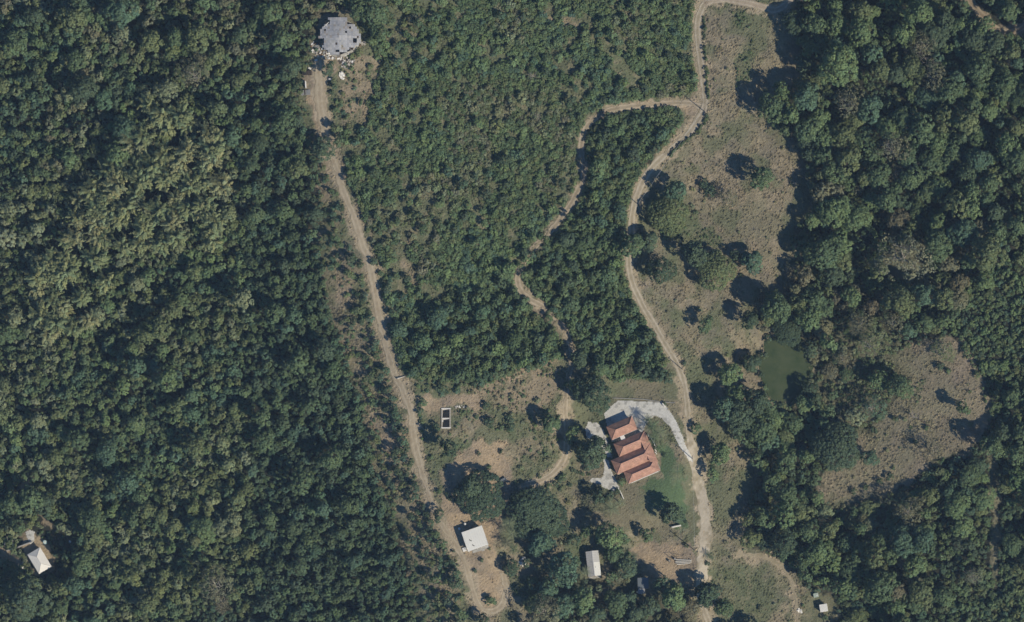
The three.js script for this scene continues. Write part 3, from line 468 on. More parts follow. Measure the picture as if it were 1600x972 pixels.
// ---------------------------------------------------------------- dark shed, hut, little tank
{
  const c = P(1005, 912, 2.6), g = group('shed', c.x, PADS[3].h, c.z, 0.03); tag(g, 'square shed with a dark blue-grey tin roof in the tree shade', 'shed');
  mesh('wall', join([bx(3.9, 2.4, 0.15, 0, 1.2, -1.9), bx(3.9, 2.4, 0.15, 0, 1.2, 1.9), bx(0.15, 2.4, 3.65, -1.87, 1.2, 0), bx(0.15, 2.4, 3.65, 1.87, 1.2, 0)]), M.block, g);
  sheets(g, -2.15, 2.15, -2.15, 2.15, 2.85, 2.5, 5, M.blue); doorPart(g, 0.9, 1.9, 0.6, 0, 1.99, 0); windowPart(g, 0.7, 0.6, -0.9, 1.5, 1.99, 0);
  const l = mesh('lean_to_roof', panel([[-2.1, 2.3, 4.1], [0.6, 2.3, 4.1], [0.6, 2.45, 2.2], [-2.1, 2.45, 2.2]], 0.05), M.steel, g); void l; for (const x of [-2, 0.5]) mesh('post', bx(0.1, 2.25, 0.1, x, 1.12, 4), M.darkWood, g);
}
{
  const c = P(1287, 950, 2.4), g = group('hut', c.x, PADS[9].h, c.z, 0.166); tag(g, 'tiny hut with a plain white roof by the bottom edge', 'hut');
  mesh('wall', join([bx(2.6, 2.2, 0.12, 0, 1.1, -1.25), bx(2.6, 2.2, 0.12, 0, 1.1, 1.25), bx(0.12, 2.2, 2.38, -1.24, 1.1, 0), bx(0.12, 2.2, 2.38, 1.24, 1.1, 0)]), M.white, g);
  sheets(g, -1.55, 1.55, -1.5, 1.5, 2.5, 2.3, 4, whiteRoof); doorPart(g, 0.8, 1.9, 0, 0, 1.35, 0); windowPart(g, 0.6, 0.5, 1.35, 1.4, 0, Math.PI / 2);
}
{
  const c = P(1275, 930, 1.4), g = group('water_tank', c.x, H(c.x, c.z), c.z, 0.2); tag(g, 'small pale green box tank north of the tiny white hut', 'tank'); const m = std([0.36, 0.43, 0.37], 0.7);
  mesh('body', bx(1.9, 1.3, 1.5, 0, 0.65, 0), m, g); mesh('lid', bx(2.0, 0.08, 1.6, 0, 1.35, 0), m, g); mesh('hatch', cyl(0.25, 0.25, 0.1, 0.4, 1.39, 0.1, 14), M.white, g);
}
// ---------------------------------------------------------------- white hip roofed house
{
  const c = P(61.5, 876, 3.2), g = group('hip_house', c.x, PADS[4].h, c.z, 31 * Math.PI / 180); tag(g, 'white house under a pale hipped roof among the western trees', 'house');
  mesh('wall', join([bx(5.2, 3, 0.2, 0, 1.5, -4.1), bx(5.2, 3, 0.2, 0, 1.5, 4.1), bx(0.2, 3, 8, -2.5, 1.5, 0), bx(0.2, 3, 8, 2.5, 1.5, 0)]), M.white, g);
  const a = [-3, 3.1, -4.6], b = [3, 3.1, -4.6], d = [3, 3.1, 4.6], e = [-3, 3.1, 4.6], r0 = [0, 4.35, -1.6], r1 = [0, 4.35, 1.6], pale = new THREE.MeshStandardMaterial({ map: jitterTex([0.74, 0.73, 0.69], 0.08, 161, 5), roughness: 0.7, side: THREE.DoubleSide });
  for (const q of [[e, d, r1], [b, a, r0], [a, e, r1, r0], [d, b, r0, r1]]) mesh('roof_slope', panel(q), pale, g);
  mesh('ridge_cap', join([[r0, r1], [a, r0], [b, r0], [d, r1], [e, r1]].map(([p, q]) => tube(p, q, 0.08, 0.08))), M.trim, g);
  windowPart(g, 1.1, 1, 2.64, 1.6, -2, Math.PI / 2); windowPart(g, 1.1, 1, 2.64, 1.6, 2, Math.PI / 2); windowPart(g, 1.1, 1, -2.64, 1.6, 0, -Math.PI / 2); doorPart(g, 0.9, 2.05, 0, 0, 4.25, 0);
}
// ---------------------------------------------------------------- ruined octagon house at the top of the track
{
  const c = P(531, 57, 3.6), g = group('ruined_house', c.x, PADS[5].h, c.z); tag(g, 'storm-wrecked house under a ragged grey eight-sided roof', 'ruin'); const rng = rngOf(77);
  const out = [[515, 27], [540, 27], [544, 33], [554, 37], [562, 53], [565, 65], [552, 75], [537, 83], [533, 82], [521, 87], [512, 80], [502, 73], [507, 62], [498.5, 58.5], [502.5, 43], [508, 38]].map(([u, v]) => [(u - 531) * MPP, (v - 57) * MPP]);
  const rim = (x, z) => { let m = 0; for (let k = 0; k < 8; k++) { const a = k * Math.PI / 4 + Math.PI / 8; m = Math.max(m, x * Math.cos(a) + z * Math.sin(a)); } return m; };
  const roofY = (x, z) => 5.0 - 0.17 * rim(x, z);
  const tones = [[0.42, 0.43, 0.45], [0.46, 0.47, 0.49], [0.38, 0.39, 0.41], [0.5, 0.5, 0.5], [0.44, 0.445, 0.44]].map((t, k) => new THREE.MeshStandardMaterial({ map: jitterTex(t, 0.12, 171 + 2 * k, 3), roughness: 0.55, metalness: 0.15, side: THREE.DoubleSide }));
  const rust = new THREE.MeshStandardMaterial({ map: jitterTex([0.36, 0.33, 0.3], 0.25, 191, 2), roughness: 0.8, side: THREE.DoubleSide });
  const sheet = join([bx(0.93, 0.03, 1.9, 0, 0, 0), ...[-0.36, -0.12, 0.12, 0.36].map((f) => bx(0.05, 0.03, 1.9, f, 0.025, 0))]), half = join([bx(0.74, 0.03, 0.97, 0, 0, 0), ...[-0.3, -0.1, 0.1, 0.3].map((f) => bx(0.04, 0.03, 0.97, f, 0.025, 0))]);
  const up = new THREE.Vector3(0, 1, 0);
  for (let x = -8; x <= 8.3; x += 0.75) for (let z = -7.8; z < 8; z += 0.9) {
    if (!inside(x, z, out)) continue; if ([[548, 32.5, 7, 6], [510.5, 35, 6, 5.2], [502.5, 66.5, 5.4, 6], [555, 64, 3.4, 3], [508, 48, 1.3, 1.3], [540, 51, 1.2, 1.5], [527, 79, 2.2, 2]].some(([a, c, p, q]) => ((x / MPP + 531 - a) / p) ** 2 + ((z / MPP + 57 - c) / q) ** 2 < 1)) continue; if (rng() < 0.02) continue;
    const e = 0.2, n = new THREE.Vector3((roofY(x - e, z) - roofY(x + e, z)) / (2 * e), 1, (roofY(x, z - e) - roofY(x, z + e)) / (2 * e)).normalize();
    const m = mesh('roof_sheet', half, rng() < 0.06 ? rust : tones[Math.floor(rng() * 5)], g); m.position.set(x, roofY(x, z) + 0.02 * rng() + (Math.round((z + 7.8) / 0.9) % 2) * 0.035, z); m.quaternion.setFromUnitVectors(up, n); m.rotateY((rng() - 0.5) * 0.07); m.rotateX((rng() - 0.5) * 0.07);
  }
  for (let k = 0; k < 8; k++) { const a = k * Math.PI / 4, R = 8.1; mesh('rafter', tube([0, 4.85, 0], [R * Math.cos(a), roofY(R * Math.cos(a), R * Math.sin(a)) - 0.12, R * Math.sin(a)], 0.08, 0.08, 4), M.wood, g); mesh('rafter', tube([0.9 * Math.cos(a + 0.39), 4.7, 0.9 * Math.sin(a + 0.39)], [7.6 * Math.cos(a + 0.39), 3.6, 7.6 * Math.sin(a + 0.39)], 0.07, 0.07, 4), M.wood, g); }
  for (let k = 0; k < 8; k++) { const a = (k + 0.5) * Math.PI / 4, R = 6.6; mesh('wall', bx(5.2, 3.3, 0.2, R * Math.cos(a), 1.65, R * Math.sin(a), Math.PI / 2 - a), M.block, g); if (k % 2) windowPart(g, 1.3, 1.1, (R + 0.12) * Math.cos(a), 1.7, (R + 0.12) * Math.sin(a), Math.PI / 2 - a); }
  mesh('floor_slab', (() => { const q = new THREE.CylinderGeometry(7.4, 7.4, 0.3, 8); q.rotateY(Math.PI / 8); q.translate(0, 0.15, 0); return q; })(), concMat, g);
  for (const [x, z, l, a] of [[-5.4, -4.4, 2.2, 0.7], [-4.9, -4.9, 1.9, 0.7], [-5.0, -3.9, 1.8, -0.9]]) mesh('batten', bx(l, 0.12, 0.12, x, roofY(x, z) + 0.06, z, a), M.trim, g);
}
function heap(name, label, u, v, ru, rv, n, seed, mats, size, category, turn = 0) {  // loose pieces lying in a heap, one part each
  const c = P(u, v), g = group(name, c.x, H(c.x, c.z), c.z, turn), rng = rngOf(seed); tag(g, label, category);
  const shapes = [new THREE.DodecahedronGeometry(0.5), new THREE.BoxGeometry(1, 0.5, 0.7), new THREE.BoxGeometry(1.4, 0.12, 0.8)];
  for (let k = 0; k < n; k++) { const a = rng() * 6.283, r = Math.sqrt(rng()), s = size * (0.5 + rng()), x = Math.cos(a) * r * ru * MPP, z = Math.sin(a) * r * rv * MPP, m = mesh('chunk', shapes[Math.floor(rng() * 3)], mats[Math.floor(rng() * mats.length)], g); m.scale.set(s, s * 0.7, s); m.rotation.set((rng() - 0.5) * 0.5, rng() * 6, (rng() - 0.5) * 0.5); m.position.set(x, H(c.x + x * Math.cos(turn), c.z + z) - H(c.x, c.z) + s * 0.12 + (1 - r) * 0.25, z); }
  return g;
}
const rubbleM = [M.slabWhite, M.block, M.block, M.grey, M.wood, M.darkWood];
heap('rubble_heap', 'pale rubble spilled along the south side of the ruined grey roof', 524, 85, 22, 7, 90, 1, [M.slabWhite, M.block, M.trim, M.grey, M.wood], 0.7, 'rubble');
heap('rubble_heap', 'scattered rubble south-west of the ruined grey roof', 495, 75, 10, 13, 46, 2, rubbleM, 0.75, 'rubble');
heap('rubble_heap', 'dark and pale wreckage south-east of the ruined grey roof', 543, 96, 12, 11, 80, 3, [M.slabWhite, M.darkWood, M.grey, M.darkWood, M.block], 0.7, 'rubble');
heap('rubble_heap', 'white broken slabs beside the small dark tree near the ruin', 535, 118, 4, 5, 12, 4, [M.slabWhite, M.white, M.trim], 0.95, 'rubble');
heap('rubble_heap', 'thin line of debris east of the ruined grey roof', 566, 68, 8, 5, 18, 5, rubbleM, 0.6, 'rubble');
heap('rubble_heap', 'white rubble heap between the white house and the long house', 818, 878, 5, 7, 40, 6, [M.slabWhite, M.grey, M.trim, M.white], 0.65, 'rubble');
heap('rubble_heap', 'small white stones on the grass south-west of the long house', 899, 902, 5, 6, 12, 7, [M.white, M.slabWhite], 0.5, 'rubble');
heap('rubble_heap', 'pale rubble in the yard north-west of the hip-roofed house', 16, 847, 12, 9, 34, 8, [M.slabWhite, M.grey, M.white, M.darkWood], 0.7, 'rubble');
heap('rubble_heap', 'pale stones by the bottom-edge lane west of the tiny hut', 1250, 955, 5, 3, 12, 9, [M.slabWhite, M.trim], 0.6, 'rubble');
heap('rubble_heap', 'pale junk at the north edge of the big yard tree', 767, 745, 6, 4, 16, 10, [M.slabWhite, M.grey, M.block], 0.7, 'rubble');
heap('rubble_heap', 'loose stones along the bank north-east of the open cistern', 722, 636, 12, 2.2, 18, 11, [M.block, M.trim], 0.5, 'rubble');
heap('rubble_heap', 'broken pale wreckage south of the dark shed', 1000, 926, 5, 3, 14, 12, [M.slabWhite, M.grey, M.steel], 0.6, 'rubble');
for (const [u, v, s, l] of [[505, 42, 1, ''], [592, 28, 1.2, 'white board standing in the scrub east of the ruined roof'], [588, 41, 1.5, 'white board lying in the scrub south of its twin'], [494, 94, 1.1, 'pale slab at the head of the ridge track'], [484, 107, 1.1, 'pale slab beside the upper stack of boards'], [516, 124, 1.2, 'pale slab south of the small dark tree near the ruin']]) {
  if (!l) continue; const c = P(u, v), g = group('slab_piece', c.x, H(c.x, c.z), c.z, u * 0.7); tag(g, l, 'slab'); mesh('board', bx(s, 0.16, s * 0.6, 0, 0.14, 0), M.slabWhite, g); mesh('bearer', bx(0.2, 0.1, s * 0.5, s * 0.25, 0.04, 0), M.darkWood, g);
}
// stacks of boards beside the track
function stack(u, v, w, d, h, n, mat, turn, label) {
  const c = P(u, v), g = group('board_stack', c.x, H(c.x, c.z), c.z, turn), rng = rngOf(u); tag(g, label, 'board stack');
  for (const x of [-0.35, 0.35]) mesh('bearer', bx(0.15, 0.14, d, x * w, 0.07, 0), M.darkWood, g);
  const rows = Math.round(h / 0.16), part = bx(w / n * 0.72, 0.14, d, 0, 0, 0);
  for (let r = 0; r < rows; r++) for (let k = 0; k < n; k++) { const m = mesh('board', part, mat[Math.floor(rng() * mat.length)], g); m.position.set(-w / 2 + (k + 0.5) * w / n, 0.22 + r * 0.16, (rng() - 0.5) * 0.25); }
}
stack(480, 114.5, 3.8, 1.5, 0.9, 7, [M.darkWood, M.black], 0, 'upper dark stack of boards beside the ridge track');
stack(477.5, 145, 3.8, 1.9, 0.7, 8, [M.grey, M.steel, M.darkWood], 0.06, 'lower grey stack of boards beside the ridge track');
{ const c = P(478, 133), g = group('upright_board', c.x, H(c.x, c.z), c.z, 0.05); tag(g, 'upright white panel between the two board stacks', 'panel'); mesh('sheet', bx(0.3, 1.7, 2.4, 0, 0.85, 0), M.white, g); mesh('brace', tube([-1, 0, 0], [-0.1, 1.3, 0], 0.06, 0.06), M.wood, g); }

// ---------------------------------------------------------------- open cistern
{
  const cx = (cA.x + cB.x) / 2, cz = (cA.z + cB.z) / 2, w = cB.x - cA.x, d = cB.z - cA.z, y = PADS[6].h, g = group('cistern', cx, y, cz); tag(g, 'open concrete cistern with two deep dark chambers', 'cistern');
  const top = 0.35, dep = 4.2, t = 0.4, hh = top + dep, yc = top - hh / 2;
  mesh('wall', bx(w, hh, t, 0, yc, -d / 2 + t / 2), M.slabWhite, g); mesh('wall', bx(w, hh, t, 0, yc, d / 2 - t / 2), M.slabWhite, g);
  mesh('wall', bx(t, hh, d - 2 * t, -w / 2 + t / 2, yc, 0), M.block, g); mesh('wall', bx(t, hh, d - 2 * t, w / 2 - t / 2, yc, 0), M.block, g);
  mesh('dividing_wall', bx(w - 2 * t, hh - 0.1, 0.38, 0, yc - 0.05, 0.05), M.slabWhite, g); mesh('floor', bx(w - 2 * t, 0.2, d - 2 * t, 0, top - hh + 0.1, 0), M.grey, g);
  mesh('ledge', bx(0.3, 0.25, 0.7, -w / 2 + t + 0.15, -0.1, 1.0), M.slabWhite, g);
}
// ---------------------------------------------------------------- gate, poles, yard stack
{
  const a = P(621.3, 592), b = P(632.3, 588.6), dx = b.x - a.x, dz = b.z - a.z, L = Math.hypot(dx, dz), g = group('farm_gate', a.x, H(a.x, a.z), a.z, -Math.atan2(dz, dx)); tag(g, 'pale barred gate across the ridge track', 'gate');
  for (const x of [-0.1, L + 0.1]) mesh('gate_post', bx(0.22, 1.1, 0.22, x, 0.5, 0), M.block, g);
  for (let k = 0; k < 5; k++) mesh('bar', bx(L - 0.1, 0.06, 0.1, L / 2, 0.25 + k * 0.17, 0), M.trim, g);
  for (const x of [0.12, L / 2, L - 0.12]) mesh('stile', bx(0.07, 0.8, 0.08, x, 0.6, 0.03), M.trim, g);
}
const poleMat = std([0.2, 0.165, 0.125], 0.9);
const POLES = [[1101.5, 175, 'utility pole in the fork of the gravel road', 8.5], [1000, 322, 'utility pole in the shade where the gravel road narrows', 8.5], [1066, 577, 'utility pole on the east edge of the gravel road north of the villa', 7], [1082, 717, 'utility pole beside the gravel road east of the villa', 9], [1085.5, 860, 'utility pole beside the gravel road at the bare yard', 10]];
const poleTops = POLES.map(([u, v, label, h]) => {
  const c = P(u, v), y = H(c.x, c.z), g = group('utility_pole', c.x, y, c.z, 0.9); tag(g, label, 'utility pole', 'utility poles along the gravel road');
  mesh('pole', cyl(0.17, 0.11, h + 0.3, 0, -0.3, 0, 9), poleMat, g); const x = mesh('crossarm', bx(1.8, 0.12, 0.1, 0, h - 0.5, 0.14), poleMat, g);
  for (const k of [-0.8, 0, 0.8]) mesh('insulator', cyl(0.05, 0.04, 0.16, k, h - 0.44, 0.14), M.trim, x);
  return new THREE.Vector3(c.x, y + h - 0.3, c.z);
});
for (const [i, j, label] of [[1, 0, 'overhead wire from the road fork to the shaded bend'], [3, 4, 'overhead wire along the gravel road east of the villa lawn']]) {
  const a = poleTops[i], b = poleTops[j], m = a.clone().lerp(b, 0.5); m.y -= 1.2;
  tag(mesh('power_line', new THREE.TubeGeometry(new THREE.QuadraticBezierCurve3(a, m, b), 40, 0.035, 5), std([0.4, 0.4, 0.4], 0.5), scene), label, 'wire');
}
{
  const c = P(1068, 878), g = group('pole_stack', c.x, H(c.x, c.z), c.z, 0.03); tag(g, 'four long pale poles laid side by side in the bare yard', 'pole stack', null);
  for (const [z, r, l] of [[-0.75, -0.06, 6.6], [-0.25, -0.01, 6.3], [0.3, 0.02, 6.4], [0.85, 0.04, 5.4]]) { const m = mesh('pole', tube([-l / 2, 0, 0], [l / 2, 0, 0], 0.15, 0.11, 9), M.trim, g); m.position.set(0, 0.42, z); m.rotation.y = r; }
  for (const x of [-2.4, 2.2]) mesh('bearer', bx(0.24, 0.28, 2.5, x, 0.14, 0), M.darkWood, g);
}
{ // post-and-rail frame standing at the west end of the stack
  const c = P(1054, 871.5), g = group('goal_frame', c.x, H(c.x, c.z), c.z, 0.04); tag(g, 'thin dark frame of posts standing west of the pole stack', 'frame');
  for (const x of [-1.6, 0.8]) mesh('post', cyl(0.09, 0.08, 3.0, x, -0.2, 0), M.darkWood, g); mesh('rail', tube([-1.7, 2.7, 0], [0.9, 2.7, 0], 0.07, 0.07), M.darkWood, g); mesh('rail', tube([0.8, 2.4, 0], [3.4, 0.1, -0.6], 0.06, 0.06), M.darkWood, g);
}
for (const [u, v, label] of [[1046, 877, 'dark drum west of the pole stack'], [1054.5, 874, 'dark drum touching the west end of the pole stack']]) { const c = P(u, v), g = group('drum', c.x, H(c.x, c.z), c.z); tag(g, label, 'drum'); mesh('barrel', join([cyl(0.42, 0.42, 1.1, 0, 0, 0, 16), cyl(0.45, 0.45, 0.06, 0, 0.35, 0, 16), cyl(0.45, 0.45, 0.06, 0, 0.72, 0, 16)]), M.black, g); mesh('lid', cyl(0.38, 0.38, 0.03, 0, 1.1, 0, 16), M.grey, g); }
{ const c = P(787, 750.5), g = group('parked_trailer', c.x, H(c.x, c.z), c.z, 0.5); tag(g, 'small dark cart with a pale end at the north-east edge of the yard tree', 'cart');
  mesh('bed', join([bx(2.2, 0.12, 1.3, 0, 0.62, 0), bx(2.2, 0.35, 0.06, 0, 0.85, 0.62), bx(2.2, 0.35, 0.06, 0, 0.85, -0.62), bx(0.06, 0.35, 1.18, 1.07, 0.85, 0)]), M.blue, g); mesh('tailboard', bx(0.08, 0.4, 1.25, -1.12, 0.85, 0), M.white, g); for (const z of [-0.75, 0.75]) { const w = mesh('wheel', (() => { const q = new THREE.CylinderGeometry(0.33, 0.33, 0.18, 16); q.rotateX(Math.PI / 2); return q; })(), M.black, g); w.position.set(0, 0.33, z); } mesh('drawbar', tube([1.1, 0.5, 0], [2.3, 0.35, 0], 0.05, 0.05), M.steel, g); }

// ---------------------------------------------------------------- foliage
const UPV = new THREE.Vector3(0, 1, 0);
function leafSink() { return { p: [], n: [], c: [], i: [] }; }
function leaf(s, x, y, z, nx, ny, nz, sx, sz, size, asp, rnd, col) { // a rhombic leaf cluster lying across the normal n, shaded towards (sx,sy,sz)
  const L = Math.hypot(nx, ny, nz) || 1; nx /= L; ny /= L; nz /= L;
  let tx = -nz + 0.001, ty = 0.35 * (rnd - 0.5), tz = nx; const d = tx * nx + ty * ny + tz * nz; tx -= d * nx; ty -= d * ny; tz -= d * nz; const T = Math.hypot(tx, ty, tz) || 1; tx /= T; ty /= T; tz /= T;
  let bx_ = ny * tz - nz * ty, by = nz * tx - nx * tz, bz = nx * ty - ny * tx; const a = rnd * 6.283, ca = Math.cos(a), sa = Math.sin(a), ux = tx * ca + bx_ * sa, uy = ty * ca + by * sa, uz = tz * ca + bz * sa, vx = -tx * sa + bx_ * ca, vy = -ty * sa + by * ca, vz = -tz * sa + bz * ca;
  const k = s.p.length / 3, h = size / 2, w = h * asp;
  s.p.push(x - ux * h, y - uy * h, z - uz * h, x + vx * w, y + vy * w, z + vz * w, x + ux * h, y + uy * h, z + uz * h, x - vx * w, y - vy * w, z - vz * w);
  for (let q = 0; q < 4; q++) { s.n.push(sx[0], sx[1], sx[2]); s.c.push(col[0], col[1], col[2]); }
  s.i.push(k, k + 1, k + 2, k, k + 2, k + 3);
}
function sinkGeo(s) {
  for (let t = 0; t < s.i.length; t += 3) { // every face turned to the side that its normals point to
    const [a, b, c] = [s.i[t] * 3, s.i[t + 1] * 3, s.i[t + 2] * 3], p = s.p, ax = p[b] - p[a], ay = p[b + 1] - p[a + 1], az = p[b + 2] - p[a + 2], bx2 = p[c] - p[a], by2 = p[c + 1] - p[a + 1], bz2 = p[c + 2] - p[a + 2];
    if ((ay * bz2 - az * by2) * s.n[a] + (az * bx2 - ax * bz2) * s.n[a + 1] + (ax * by2 - ay * bx2) * s.n[a + 2] < 0) { const q = s.i[t + 1]; s.i[t + 1] = s.i[t + 2]; s.i[t + 2] = q; }
  }
  const g = new THREE.BufferGeometry(); g.setAttribute('position', new THREE.Float32BufferAttribute(s.p, 3)); g.setAttribute('normal', new THREE.Float32BufferAttribute(s.n, 3)); g.setAttribute('color', new THREE.Float32BufferAttribute(s.c, 3)); g.setIndex(s.i); return g; }
const rdir = (rng) => { const y = rng() * 2 - 1, a = rng() * 6.283, r = Math.sqrt(1 - y * y); return [Math.cos(a) * r, y, Math.sin(a) * r]; };
const nrm = (a) => { const l = Math.hypot(...a) || 1; return [a[0] / l, a[1] / l, a[2] / l]; };
// a crown of leaf clumps carried on a few big lobes. R spread, top height, clump radius ...
function crown(seed, { R, top, low, lobes = 6, clump = 0.9, leafSize = 0.5, per = 26, fill = 1, flat = 0.75, tone = 0.35, tight = 0 }) {
  const rng = rngOf(seed), s = leafSink(), L = [], cy = lerp(low, top, 0.45), Ry = top - cy;
  for (let k = 0; k < lobes; k++) { const a = k / lobes * 6.283 + rng() * 0.9, d = (k === 0 ? 0.05 : 0.4 + 0.22 * rng() - tight) * R, lr = R * (k === 0 ? 0.58 : 0.38 + 0.18 * rng()); L.push([Math.cos(a) * d, cy + (k === 0 ? 0.25 : -0.1 + 0.4 * rng()) * Ry * 0.9, Math.sin(a) * d, lr]); }
  if (lobes >= 5) L.push([R * 0.2 * (rng() - 0.5), cy + 0.3 * Ry, R * 0.2 * (rng() - 0.5), R * 0.5]);
  for (const [lx, ly, lz, lr] of L) {
    const n = Math.round(fill * 1.25 * 2 * Math.PI * lr * lr * 0.95 / (Math.PI * clump * clump * 0.62));
    for (let c = 0; c < n; c++) {
      let d = rdir(rng); if (d[1] < -0.25) d[1] = -d[1];
      const rr = lr * (0.78 + 0.3 * rng()), x = lx + d[0] * rr, y = ly + d[1] * rr * flat, z = lz + d[2] * rr;
      if (L.some(([a, b, e, f]) => f !== lr && Math.hypot(x - a, (y - b) / flat, z - e) < f * 0.72)) continue;
      const rc = clump * (0.6 + 0.7 * rng()), out = nrm([x, (y - cy) * 1.2 + 0.5, z]), k0 = 0.82 + 0.36 * rng(), yel = (rng() - 0.5) * 0.3;
      for (let q = 0; q < per; q++) {
        const r = rdir(rng), e = nrm([r[0] + out[0] * 0.75, r[1] + 0.55, r[2] + out[2] * 0.75]), rad = rc * (0.65 + 0.4 * rng());
        const f = nrm([e[0] + (rng() - 0.5) * 1.1, e[1] + (rng() - 0.5) * 1.1 + 0.15, e[2] + (rng() - 0.5) * 1.1]), sh = nrm([e[0] * 0.8 + f[0] * 0.35 + out[0] * 0.25, e[1] * 0.8 + f[1] * 0.35 + 0.1, e[2] * 0.8 + f[2] * 0.35 + out[2] * 0.25]);
        const k = k0 * (1 - tone / 2 + tone * rng());
        leaf(s, x + e[0] * rad, y + e[1] * rad * 0.85, z + e[2] * rad, ...f, sh, 0, leafSize * (0.6 + 0.7 * rng()), 0.75, rng(), [k * (1 + yel), k * (1 + yel * 0.4), k * (1 - yel * 0.5)]);
      }
    }
  }
  return sinkGeo(s);
}
function limbs(seed, { h, spread, r0, n = 6, depth = 2, lean = 0.15 }) {
  const rng = rngOf(seed), list = [], grow = (a, dir, len, r, k) => {
    const b = [a[0] + dir[0] * len, a[1] + dir[1] * len, a[2] + dir[2] * len]; list.push(tube(a, b, r, r * 0.68, k === depth ? 7 : 5)); if (k === 0) return;
    const m = k === depth ? n : 3; for (let q = 0; q < m; q++) { const t = q / m * 6.283 + rng() * 1.2, d = nrm([Math.cos(t) * spread + dir[0] * 0.4, 0.5 + 0.5 * rng(), Math.sin(t) * spread + dir[2] * 0.4]); grow([lerp(a[0], b[0], 0.8 + 0.2 * rng()), lerp(a[1], b[1], 0.75 + 0.24 * rng()), lerp(a[2], b[2], 0.85)], d, len * (0.55 + 0.25 * rng()), r * 0.55, k - 1); }
  };
  grow([0, -0.4, 0], nrm([(rng() - 0.5) * lean, 1, (rng() - 0.5) * lean]), h, r0, depth);
  return join(list);
}
const withColour = (g, c) => { const q = g.index ? g : g; const n = q.attributes.position.count, a = new Float32Array(n * 3); for (let i = 0; i < n; i++) a.set(c, i * 3); q.setAttribute('color', new THREE.BufferAttribute(a, 3)); if (q.attributes.uv) q.deleteAttribute('uv'); return q; };
const bark = std([0.11, 0.09, 0.07], 1), paleBark = std([0.36, 0.33, 0.29], 1);
const leafMat = (rgb) => { const m = new THREE.MeshStandardMaterial({ vertexColors: true, roughness: 0.85, side: THREE.DoubleSide }); m.color.setRGB(...rgb); return m; };
const TONE = { mid: [0.092, 0.144, 0.069], dark: [0.054, 0.090, 0.051], bright: [0.127, 0.192, 0.084], olive: [0.127, 0.164, 0.073], teal: [0.080, 0.144, 0.089], grey: [0.152, 0.162, 0.097], brown: [0.148, 0.143, 0.086], pale: [0.181, 0.218, 0.124], straw: [0.220, 0.227, 0.119], deep: [0.072, 0.112, 0.064] };
const LM = Object.fromEntries(Object.entries(TONE).map(([k, v]) => [k, leafMat(v)]));
// crown kinds at their real size
const KIND = {};
function kind(name, opts, variants, trunk) { KIND[name] = { ...opts, list: Array.from({ length: variants }, (_, k) => crown(1000 + name.length * 131 + name.charCodeAt(0) * 17 + k * 7, opts)), trunks: Array.from({ length: variants }, (_, k) => limbs(500 + k + name.charCodeAt(0), trunk)) }; }
kind('bush', { R: 1.25, top: 1.9, low: 0.15, lobes: 3, clump: 0.5, leafSize: 0.42, per: 16, flat: 0.8 }, 5, { h: 0.7, spread: 0.8, r0: 0.07, n: 4, depth: 1 });
kind('small', { R: 2.6, top: 5, low: 1.4, lobes: 4, clump: 0.72, leafSize: 0.5, per: 22 }, 5, { h: 2.4, spread: 0.8, r0: 0.14, n: 5, depth: 2 });
kind('round', { R: 4, top: 7.5, low: 2, lobes: 6, clump: 0.85, leafSize: 0.52, per: 24 }, 5, { h: 3.3, spread: 0.85, r0: 0.22, n: 6, depth: 2 });
kind('dome', { R: 3.9, top: 7.4, low: 1.5, lobes: 9, clump: 0.8, leafSize: 0.5, per: 26, flat: 0.85, tight: 0.1 }, 4, { h: 3.2, spread: 0.85, r0: 0.24, n: 6, depth: 2 });
kind('large', { R: 6.2, top: 10.5, low: 3, lobes: 8, clump: 0.95, leafSize: 0.56, per: 24 }, 4, { h: 4.6, spread: 0.95, r0: 0.32, n: 7, depth: 2 });
kind('spread', { R: 8.5, top: 8.5, low: 3.2, lobes: 12, clump: 0.8, leafSize: 0.48, per: 24, flat: 0.55, tone: 0.5, fill: 1.2 }, 2, { h: 3.4, spread: 1.5, r0: 0.42, n: 8, depth: 2 });
kind('thin', { R: 4.6, top: 8, low: 2.6, lobes: 7, clump: 0.8, leafSize: 0.36, per: 13, fill: 0.75, tone: 0.5 }, 3, { h: 3.4, spread: 1.0, r0: 0.2, n: 8, depth: 2 });
kind('column', { R: 1.8, top: 6.5, low: 0.8, lobes: 3, clump: 0.6, leafSize: 0.45, per: 20, flat: 1.3 }, 2, { h: 3.4, spread: 0.5, r0: 0.12, n: 5, depth: 1 });

// ---------------------------------------------------------------- where a thing stands, in words
const MARKS = [['the ruined grey roof', 530, 57], ['the upper board stack', 480, 115], ['the ridge track gate', 626, 590], ['the open cistern', 697, 653], ['the white flat-roofed house', 741, 841], ['the turning loop', 765, 935], ['the red roofed villa', 985, 700], ['the long house', 927, 880], ['the dark shed', 1005, 912], ['the pole stack', 1068, 878], ['the green pond', 1225, 585], ['the tiny white hut', 1287, 950], ['the white hip-roofed house', 62, 875], ['the road fork', 1098, 170], ['the scrub track hairpin', 812, 435], ['the bare yard', 770, 715], ['the fallen dead tree', 1428, 650], ['the short white lawn wall', 1057, 823], ['the east clearing', 1380, 740], ['the bamboo thicket', 240, 290], ['the bare brown crown', 335, 915], ['the top left photo corner', 0, 0], ['the top right photo corner', 1600, 0], ['the bottom right photo corner', 1600, 972], ['the left photo edge', 0, 486], ['the right photo edge', 1600, 400], ['the grassy wood lane', 1556, 800], ['the shaded road bend', 990, 340], ['the driveway apron', 1010, 640], ['the track\'s middle bend', 583, 440], ['the dry meadow', 1150, 250], ['the top photo edge', 800, 0], ['the bottom photo edge', 500, 972], ['the pale driveway palm', 1031, 676]];
const BEAR = ['east', 'south-east', 'south', 'south-west', 'west', 'north-west', 'north', 'north-east'], TAKEN = new Set();
